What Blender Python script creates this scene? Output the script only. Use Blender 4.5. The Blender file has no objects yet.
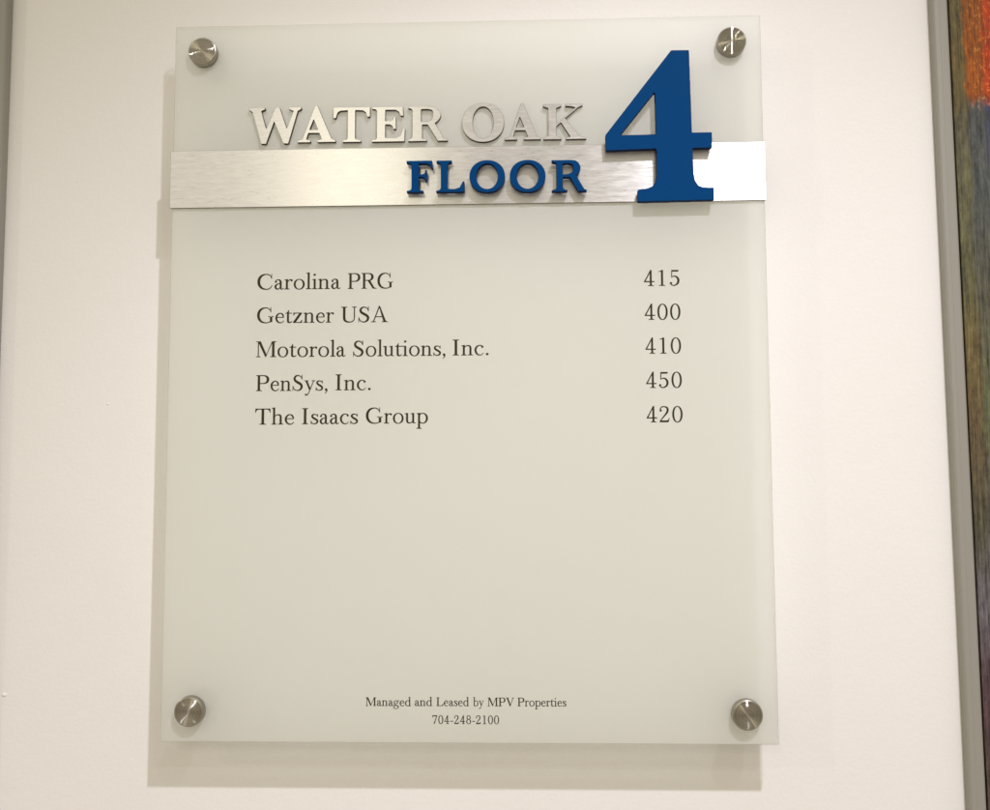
import bpy, bmesh, math
from mathutils import Matrix, Vector

# ------------------------------------------------------------------ camera, world, lamps, exposure
SC = bpy.context.scene
COL = SC.collection

CAM_LOC = (0.044937, -0.692488, -0.079112)
CAM_AXES = [[0.999357, 0.0068703, 0.0351906], [0.0356277, -0.0799393, -0.9961628], [-0.0040308, 0.9967761, -0.0801326]]
cam_data = bpy.data.cameras.new('camera')
cam = bpy.data.objects.new('camera', cam_data)
COL.objects.link(cam)
cam_data.sensor_fit = 'HORIZONTAL'
cam_data.sensor_width = 36.0
cam_data.lens = 36.0 * 1000.0 / 990.0
cam_data.clip_start = 0.01
cam_data.clip_end = 100.0
m4 = Matrix(CAM_AXES).to_4x4()
m4.translation = Vector(CAM_LOC)
cam.matrix_world = m4
SC.camera = cam

world = bpy.data.worlds.new("World")
SC.world = world
world.use_nodes = True
wt = world.node_tree
wt.nodes.clear()


def wnode(kind, **kw):
    n = wt.nodes.new(kind)
    for k, v in kw.items():
        setattr(n, k, v)
    return n


# the unseen lobby behind the camera: darker floor, pale walls, dim ceiling
w_out = wnode('ShaderNodeOutputWorld')
w_bg = wnode('ShaderNodeBackground')
w_tc = wnode('ShaderNodeTexCoord')
w_sep = wnode('ShaderNodeSeparateXYZ')
w_ramp = wnode('ShaderNodeValToRGB')
w_map = wnode('ShaderNodeMapRange')
w_map.inputs['From Min'].default_value = -1.0
w_map.inputs['From Max'].default_value = 1.0
els = w_ramp.color_ramp.elements
els[0].position = 0.0
els[0].color = (0.50, 0.445, 0.365, 1)
els[1].position = 1.0
els[1].color = (0.55, 0.51, 0.44, 1)
for pos, c in ((0.38, (0.40, 0.352, 0.275, 1)), (0.47, (0.50, 0.45, 0.365, 1)), (0.62, (0.60, 0.55, 0.46, 1))):
    e = els.new(pos)
    e.color = c
wt.links.new(w_tc.outputs['Generated'], w_sep.inputs[0])
wt.links.new(w_sep.outputs['Z'], w_map.inputs['Value'])
wt.links.new(w_map.outputs[0], w_ramp.inputs[0])
wt.links.new(w_ramp.outputs[0], w_bg.inputs['Color'])
w_bg.inputs['Strength'].default_value = 1.02
wt.links.new(w_bg.outputs[0], w_out.inputs[0])


def lamp(name, loc, size, energy, color, aim=None, size_y=None, spread=None):
    d = bpy.data.lights.new(name, 'AREA')
    d.shape = 'DISK' if size_y is None else 'RECTANGLE'
    d.size = size
    if size_y is not None:
        d.size_y = size_y
    d.energy = energy
    d.color = color
    if spread is not None:
        d.spread = spread
    o = bpy.data.objects.new(name, d)
    COL.objects.link(o)
    o.location = loc
    if aim is not None:
        o.rotation_euler = (Vector(aim) - Vector(loc)).to_track_quat('-Z', 'Y').to_euler()
    return o


def downlight(loc, aim, energy, color, cone, radius):
    d = bpy.data.lights.new('ceiling_downlight', 'SPOT')
    d.energy = energy
    d.color = color
    d.spot_size = math.radians(cone)
    d.spot_blend = 1.0
    d.shadow_soft_size = radius
    o = bpy.data.objects.new('ceiling_downlight', d)
    COL.objects.link(o)
    o.location = loc
    o.rotation_euler = (Vector(aim) - Vector(loc)).to_track_quat('-Z', 'Y').to_euler()


downlight((0.43, -0.92, 1.06), (-0.02, 0, -0.82), 77.0, (0.945, 0.93, 1.06), 65, 0.022)
downlight((0.82, -1.83, 1.42), (0.10, 0, -0.40), 13.0, (0.97, 0.98, 1.0), 44, 0.03)
downlight((-2.42, -1.60, 1.06), (0.15, 0, -0.30), 22.0, (1.0, 0.93, 0.82), 50, 0.03)
lamp('ceiling_troffer', (-0.62, -3.0, 1.06), 0.5, 6.6, (1.0, 0.95, 0.76), (-0.62, -2.0, 0.0), 0.5)
lamp('ceiling_troffer', (-1.5, -3.0, 1.06), 1.2, 3.4, (1.0, 0.96, 0.82), (-1.2, -2.0, 0.0), 0.6)

SC.view_settings.view_transform = 'Standard'
SC.view_settings.look = 'None'
SC.view_settings.exposure = 0.03
SC.view_settings.gamma = 1.0
SC.render.engine = 'CYCLES'
SC.cycles.use_denoising = True
SC.cycles.max_bounces = 12
SC.cycles.transparent_max_bounces = 16

# ------------------------------------------------------------------ materials


class Mat:
    def __init__(self, name):
        self.m = bpy.data.materials.new(name)
        self.m.use_nodes = True
        self.t = self.m.node_tree
        self.t.nodes.clear()
        self.out = self.n('ShaderNodeOutputMaterial')

    def n(self, kind, **kw):
        nd = self.t.nodes.new(kind)
        for k, v in kw.items():
            if k in nd.inputs.keys() if hasattr(nd.inputs, 'keys') else False:
                nd.inputs[k].default_value = v
            else:
                setattr(nd, k, v)
        return nd

    def l(self, a, b):
        self.t.links.new(a, b)

    def principled(self, color=(0.8, 0.8, 0.8), rough=0.5, metal=0.0, **kw):
        p = self.n('ShaderNodeBsdfPrincipled')
        p.inputs['Base Color'].default_value = (*color, 1)
        p.inputs['Roughness'].default_value = rough
        p.inputs['Metallic'].default_value = metal
        for k, v in kw.items():
            p.inputs[k].default_value = v
        self.l(p.outputs[0], self.out.inputs['Surface'])
        return p

    def coords(self, scale=(1, 1, 1), src='Object'):
        tc = self.n('ShaderNodeTexCoord')
        mp = self.n('ShaderNodeMapping')
        mp.inputs['Scale'].default_value = scale
        self.l(tc.outputs[src], mp.inputs[0])
        return mp.outputs[0]

    def noise(self, vec, scale, detail=2.0, rough=0.5):
        nz = self.n('ShaderNodeTexNoise')
        nz.inputs['Scale'].default_value = scale
        nz.inputs['Detail'].default_value = detail
        nz.inputs['Roughness'].default_value = rough
        self.l(vec, nz.inputs['Vector'])
        return nz.outputs['Fac']

    def bump(self, height, target, strength, dist):
        b = self.n('ShaderNodeBump')
        b.inputs['Strength'].default_value = strength
        b.inputs['Distance'].default_value = dist
        self.l(height, b.inputs['Height'])
        self.l(b.outputs[0], target.inputs['Normal'])
        return b

    def ramp(self, fac, stops):
        r = self.n('ShaderNodeValToRGB')
        e = r.color_ramp.elements
        e[0].position = stops[0][0]
        e[0].color = (*stops[0][1], 1)
        e[1].position = stops[-1][0]
        e[1].color = (*stops[-1][1], 1)
        for pos, c in stops[1:-1]:
            k = e.new(pos)
            k.color = (*c, 1)
        self.l(fac, r.inputs[0])
        return r.outputs[0]

    def mix(self, fac, a, b):
        x = self.n('ShaderNodeMix', data_type='RGBA')
        for v, sock in ((fac, x.inputs[0]), (a, x.inputs[6]), (b, x.inputs[7])):
            if hasattr(v, 'is_linked'):
                self.l(v, sock)
            elif isinstance(v, tuple):
                sock.default_value = (*v, 1)
            else:
                sock.default_value = v
        return x.outputs[2]

    def math(self, op, a, b=0.0, clamp=False):
        x = self.n('ShaderNodeMath', operation=op, use_clamp=clamp)
        for v, sock in ((a, x.inputs[0]), (b, x.inputs[1])):
            if hasattr(v, 'is_linked'):
                self.l(v, sock)
            else:
                sock.default_value = v
        return x.outputs[0]


def wall_material():
    M = Mat('painted_drywall')
    p = M.principled((0.80, 0.765, 0.70), 0.55)
    p.inputs['Specular IOR Level'].default_value = 0.25
    v = M.coords()
    big = M.noise(v, 5.0, 2.0)
    col = M.ramp(big, [(0.35, (0.80, 0.77, 0.72)), (0.65, (0.815, 0.787, 0.738))])
    M.l(col, p.inputs['Base Color'])
    fine = M.noise(v, 420.0, 3.0, 0.55)
    mid = M.noise(v, 60.0, 2.0, 0.5)
    h = M.math('ADD', M.math('MULTIPLY', fine, 0.6), M.math('MULTIPLY', mid, 0.8))
    M.bump(h, p, 0.4, 0.0006)
    return M.m


def acrylic_materials():
    # frosted face: part of the light goes straight through, part is scattered on, a little comes back
    M = Mat('frosted_acrylic_face')
    tr = M.n('ShaderNodeBsdfTransparent')
    tr.inputs[0].default_value = (0.985, 0.985, 0.96, 1)
    tl = M.n('ShaderNodeBsdfTranslucent')
    tl.inputs[0].default_value = (0.93, 0.94, 0.90, 1)
    df = M.n('ShaderNodeBsdfDiffuse')
    df.inputs[0].default_value = (0.87, 0.875, 0.82, 1)
    gl = M.n('ShaderNodeBsdfGlossy')
    gl.inputs[0].default_value = (1, 1, 1, 1)
    gl.inputs['Roughness'].default_value = 0.35
    v = M.coords()
    grain = M.noise(v, 900.0, 2.0)
    b = M.n('ShaderNodeBump')
    b.inputs['Strength'].default_value = 0.08
    b.inputs['Distance'].default_value = 0.0002
    M.l(grain, b.inputs['Height'])
    M.l(b.outputs[0], df.inputs['Normal'])
    M.l(b.outputs[0], gl.inputs['Normal'])
    m1 = M.n('ShaderNodeMixShader')
    m1.inputs[0].default_value = 0.34
    M.l(tl.outputs[0], m1.inputs[1])
    M.l(df.outputs[0], m1.inputs[2])
    m2 = M.n('ShaderNodeMixShader')
    m2.inputs[0].default_value = 0.90
    M.l(tr.outputs[0], m2.inputs[1])
    M.l(m1.outputs[0], m2.inputs[2])
    lay = M.n('ShaderNodeLayerWeight')
    lay.inputs['Blend'].default_value = 0.5
    sheen = M.math('ADD', M.math('MULTIPLY', M.math('POWER', lay.outputs['Facing'], 4.0), 0.5), 0.03)
    m3 = M.n('ShaderNodeMixShader')
    M.l(sheen, m3.inputs[0])
    M.l(m2.outputs[0], m3.inputs[1])
    M.l(gl.outputs[0], m3.inputs[2])
    M.l(m3.outputs[0], M.out.inputs['Surface'])
    face = M.m
    M = Mat('acrylic_back')
    tr = M.n('ShaderNodeBsdfTransparent')
    tr.inputs[0].default_value = (0.985, 0.99, 0.985, 1)
    M.l(tr.outputs[0], M.out.inputs['Surface'])
    back = M.m
    M = Mat('acrylic_cut_edge')
    tr = M.n('ShaderNodeBsdfTransparent')
    tr.inputs[0].default_value = (0.90, 0.895, 0.85, 1)
    gl = M.n('ShaderNodeBsdfGlossy')
    gl.inputs['Roughness'].default_value = 0.2
    df = M.n('ShaderNodeBsdfDiffuse')
    df.inputs[0].default_value = (0.60, 0.58, 0.50, 1)
    a = M.n('ShaderNodeMixShader')
    a.inputs[0].default_value = 0.35
    M.l(df.outputs[0], a.inputs[1])
    M.l(gl.outputs[0], a.inputs[2])
    c = M.n('ShaderNodeMixShader')
    c.inputs[0].default_value = 0.30
    M.l(tr.outputs[0], c.inputs[1])
    M.l(a.outputs[0], c.inputs[2])
    M.l(c.outputs[0], M.out.inputs['Surface'])
    return face, back, M.m


def brushed_material(name, color, rough, streak=(18.0, 1.0, 900.0)):
    # brushed along the sign's width: highlights smear up and down
    M = Mat(name)
    p = M.principled(color, rough, 0.72)
    p.inputs['Specular IOR Level'].default_value = 0.0
    p.inputs['Anisotropic'].default_value = 0.92
    tg = M.n('ShaderNodeCombineXYZ')
    tg.inputs[0].default_value = 0.0
    tg.inputs[2].default_value = 1.0
    M.l(tg.outputs[0], p.inputs['Tangent'])
    v = M.coords(streak)
    n1 = M.noise(v, 1.0, 3.0, 0.6)
    v2 = M.coords((140.0, 1.0, 1500.0))
    n2 = M.noise(v2, 1.0, 2.0, 0.6)
    s = M.math('ADD', M.math('MULTIPLY', n1, 0.6), M.math('MULTIPLY', n2, 0.4))
    r = M.math('ADD', M.math('MULTIPLY', s, 0.30), rough - 0.15)
    M.l(r, p.inputs['Roughness'])
    c2 = tuple(x * 0.68 for x in color)
    M.l(M.ramp(s, [(0.3, c2), (0.7, color)]), p.inputs['Base Color'])
    M.bump(s, p, 0.22, 0.00015)
    return M.m


def turned_material():
    # lathe-turned steel cap: fine grooves run round the axis, so each lamp draws a radial streak
    M = Mat('turned_stainless_face')
    p = M.n('ShaderNodeBsdfAnisotropic', distribution='BECKMANN')
    p.inputs['Roughness'].default_value = 0.215
    p.inputs['Anisotropy'].default_value = 1.0
    p.inputs['Rotation'].default_value = 0.0
    tg = M.n('ShaderNodeTangent', direction_type='RADIAL', axis='Z')
    M.l(tg.outputs[0], p.inputs['Tangent'])
    tc = M.n('ShaderNodeTexCoord')
    mp = M.n('ShaderNodeVectorMath', operation='MULTIPLY')
    mp.inputs[1].default_value = (1, 1, 0)
    M.l(tc.outputs['Object'], mp.inputs[0])
    ln = M.n('ShaderNodeVectorMath', operation='LENGTH')
    M.l(mp.outputs[0], ln.inputs[0])
    nz = M.n('ShaderNodeTexNoise', noise_dimensions='1D')
    nz.inputs['Scale'].default_value = 1500.0
    nz.inputs['Detail'].default_value = 2.0
    M.l(ln.outputs['Value'], nz.inputs['W'])
    M.l(M.ramp(nz.outputs['Fac'], [(0.3, (0.36, 0.33, 0.26)), (0.7, (0.56, 0.52, 0.43))]), p.inputs['Color'])
    M.l(p.outputs[0], M.out.inputs['Surface'])
    return M.m


def simple(name, color, rough, metal=0.0, bump_scale=None, bs=0.2, bd=0.0002, spec=0.5):
    M = Mat(name)
    p = M.principled(color, rough, metal)
    p.inputs['Specular IOR Level'].default_value = spec
    v = M.coords()
    nz = M.noise(v, 300.0 if bump_scale is None else bump_scale, 3.0)
    r = M.math('ADD', M.math('MULTIPLY', nz, 0.12), rough - 0.06)
    M.l(r, p.inputs['Roughness'])
    if bump_scale is not None:
        M.bump(nz, p, bs, bd)
    return M.m


def painting_material():
    M = Mat('thick_abstract_paint')
    p = M.principled((0.2, 0.2, 0.2), 0.45)
    p.inputs['Specular IOR Level'].default_value = 0.35
    tc = M.n('ShaderNodeTexCoord')
    obj = tc.outputs['Object']
    sep = M.n('ShaderNodeSeparateXYZ')
    M.l(obj, sep.inputs[0])
    X, Zc = sep.outputs['X'], sep.outputs['Z']
    wob = M.noise(M.coords((40, 40, 12)), 1.0, 4.0, 0.65)
    wob0 = M.math('SUBTRACT', wob, 0.5)
    crk = M.noise(M.coords((260, 260, 90)), 1.0, 4.0, 0.7)
    crk0 = M.math('SUBTRACT', crk, 0.5)
    # height 0..1 bottom to top of the visible strip (z -0.32 .. 0.28), nudged by noise and a slant in x
    z = M.math('ADD', M.math('MULTIPLY', M.math('ADD', Zc, 0.32), 1.0 / 0.60), M.math('MULTIPLY', wob0, 0.018))
    z = M.math('SUBTRACT', z, M.math('MULTIPLY', X, 0.5))
    z = M.math('ADD', z, M.math('MULTIPLY', crk0, 0.02))
    # left run beside the frame
    left = M.ramp(z, [(0.0, (0.10, 0.075, 0.055)), (0.16, (0.10, 0.05, 0.055)), (0.26, (0.16, 0.14, 0.15)),
                      (0.34, (0.10, 0.09, 0.05)), (0.47, (0.14, 0.095, 0.035)), (0.56, (0.17, 0.125, 0.035)),
                      (0.66, (0.125, 0.12, 0.045)), (0.80, (0.13, 0.12, 0.055)), (0.90, (0.14, 0.105, 0.045)), (1.0, (0.14, 0.115, 0.055))])
    midc = M.ramp(z, [(0.0, (0.12, 0.08, 0.06)), (0.14, (0.075, 0.04, 0.045)), (0.25, (0.17, 0.15, 0.17)),
                      (0.37, (0.10, 0.085, 0.07)), (0.47, (0.13, 0.135, 0.05)), (0.62, (0.11, 0.10, 0.06)),
                      (0.74, (0.09, 0.10, 0.085)), (0.848, (0.09, 0.095, 0.085)), (0.856, (0.34, 0.11, 0.045)), (1.0, (0.30, 0.12, 0.05))])
    right = M.ramp(z, [(0.0, (0.13, 0.09, 0.06)), (0.14, (0.10, 0.06, 0.07)), (0.25, (0.19, 0.18, 0.21)),
                       (0.37, (0.10, 0.09, 0.075)), (0.50, (0.09, 0.085, 0.055)), (0.58, (0.10, 0.06, 0.08)),
                       (0.68, (0.05, 0.018, 0.028)), (0.74, (0.07, 0.05, 0.10)), (0.840, (0.05, 0.06, 0.13)),
                       (0.850, (0.42, 0.055, 0.022)), (1.0, (0.50, 0.075, 0.03))])
    xs = M.math('ADD', X, M.math('MULTIPLY', wob0, 0.014))
    xs = M.math('ADD', xs, M.math('MULTIPLY', crk0, 0.010))

    def step(x, a, b):
        r = M.n('ShaderNodeMapRange')
        r.inputs['From Min'].default_value = a
        r.inputs['From Max'].default_value = b
        M.l(x, r.inputs['Value'])
        return r.outputs[0]
    c = M.mix(step(xs, 0.008, 0.012), left, midc)
    c = M.mix(step(xs, 0.021, 0.025), c, right)
    # broken dry-brush ridges catching a paler paint
    ridge = M.noise(M.coords((420, 420, 230)), 1.0, 6.0, 0.8)
    rid = step(ridge, 0.53, 0.60)
    warm = M.mix(step(z, 0.835, 0.85), (0.085, 0.085, 0.115), (0.80, 0.42, 0.20))
    amt = M.math('MULTIPLY', rid, M.math('MULTIPLY', step(xs, 0.008, 0.020), 0.7))
    c = M.mix(amt, c, warm)
    streak = M.noise(M.coords((700, 700, 25)), 1.0, 3.0, 0.6)
    dark = M.mix(1.0, c, c)
    sv = M.n('ShaderNodeHueSaturation')
    M.l(M.math('ADD', M.math('MULTIPLY', M.math('ADD', M.math('MULTIPLY', streak, 0.5), M.math('MULTIPLY', crk, 0.5)), 4.2), -1.28), sv.inputs['Value'])
    M.l(M.math('ADD', M.math('MULTIPLY', step(z, 0.83, 0.86), 0.25), 0.95), sv.inputs['Saturation'])
    M.l(dark, sv.inputs['Color'])
    M.l(sv.outputs[0], p.inputs['Base Color'])
    h = M.math('ADD', ridge, M.math('ADD', streak, crk))
    M.bump(h, p, 0.8, 0.0012)
    return M.m


MATS = dict(
    wall=wall_material(),
    band=brushed_material('brushed_aluminium', (0.86, 0.84, 0.80), 0.31, (70.0, 1.0, 430.0)),
    metal_letter=brushed_material('brushed_letter_aluminium', (0.86, 0.84, 0.80), 0.33, (90.0, 1.0, 600.0)),
    band_edge=simple('aluminium_cut_edge', (0.30, 0.28, 0.23), 0.45, 1.0),
    letter_edge=simple('letter_edge_painted_shade', (0.07, 0.06, 0.04), 0.6, 0.0, None, 0.2, 0.0002, 0.2),  # near-black base colour paints in the shade on the metal letters' sides
    blue=simple('satin_blue_paint', (0.0, 0.045, 0.158), 0.55, 0.0, 500.0, 0.12, 0.0001, 0.04),
    blue_edge=simple('dark_blue_edge_paint', (0.002, 0.012, 0.055), 0.6, 0.0, 500.0, 0.12, 0.0001, 0.1),
    ink=simple('dark_olive_vinyl', (0.038, 0.031, 0.013), 0.7, 0.0, None, 0.2, 0.0002, 0.15),
    cap=turned_material(),
    cap_side=simple('stainless_side', (0.36, 0.33, 0.27), 0.32, 1.0),
    frame=simple('silver_grey_frame_finish', (0.295, 0.28, 0.235), 0.5, 0.05, 160.0, 0.15, 0.0003),
    frame_gap_shade=simple('painted_gap_shadow', (0.035, 0.028, 0.018), 0.8),  # shadow in the gap between frame and canvas, painted as a dark colour
    painting=painting_material(),
)
MATS['face'], MATS['back'], MATS['edge'] = acrylic_materials()

# ------------------------------------------------------------------ object helpers


def link(name, mesh, mats, parent=None):
    o = bpy.data.objects.new(name, mesh)
    COL.objects.link(o)
    for m in mats:
        mesh.materials.append(MATS[m])
    if parent is not None:
        o.parent = parent
    return o


def empty(name, loc, label, category, group=None):
    o = bpy.data.objects.new(name, None)
    o.empty_display_size = 0.03
    o.location = loc
    COL.objects.link(o)
    o['label'] = label
    o['category'] = category
    if group:
        o['group'] = group
    return o


def box_mesh(name, x0, x1, y0, y1, z0, z1, bevel=0.0, seg=2):
    bm = bmesh.new()
    bmesh.ops.create_cube(bm, size=1.0)
    for v in bm.verts:
        v.co = Vector(((x0 + x1) / 2 + v.co.x * (x1 - x0), (y0 + y1) / 2 + v.co.y * (y1 - y0), (z0 + z1) / 2 + v.co.z * (z1 - z0)))
    if bevel > 0:
        bmesh.ops.bevel(bm, geom=bm.edges[:], offset=bevel, segments=seg, profile=0.6, affect='EDGES')
    me = bpy.data.meshes.new(name)
    bm.to_mesh(me)
    bm.free()
    return me


# ------------------------------------------------------------------ the wall
YW = 0.027
bm = bmesh.new()
vs = [bm.verts.new(c) for c in ((-2.2, YW, -1.6), (2.2, YW, -1.6), (2.2, YW, 1.3), (-2.2, YW, 1.3))]
bm.faces.new(vs)
# a solid wall: give it a back and sides
ext = bmesh.ops.extrude_face_region(bm, geom=bm.faces[:])
for g in ext['geom']:
    if isinstance(g, bmesh.types.BMVert):
        g.co.y += 0.1
bmesh.ops.recalc_face_normals(bm, faces=bm.faces[:])
me = bpy.data.meshes.new('wall')
bm.to_mesh(me)
bm.free()
wall = link('wall', me, ['wall'])
wall['kind'] = 'structure'
wall['label'] = 'warm off-white painted wall behind the sign'

# small lumps caught in the wall paint
for i, (x, z, r) in enumerate(((-0.2641, -0.0185, 0.0009), (-0.3340, -0.2277, 0.0014), (0.268, -0.178, 0.0007), (-0.292, 0.148, 0.0006))):
    bm = bmesh.new()
    bmesh.ops.create_uvsphere(bm, u_segments=14, v_segments=8, radius=r)
    for v in bm.verts:
        v.co.x *= 1.0 + 0.5 * math.sin(i * 2.1)
        v.co.y *= 0.45
    me = bpy.data.meshes.new('paint_lump')
    bm.to_mesh(me)
    bm.free()
    for p in me.polygons:
        p.use_smooth = True
    o = link('paint_lump', me, ['wall'], wall)
    o.location = (x, YW, z)

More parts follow.
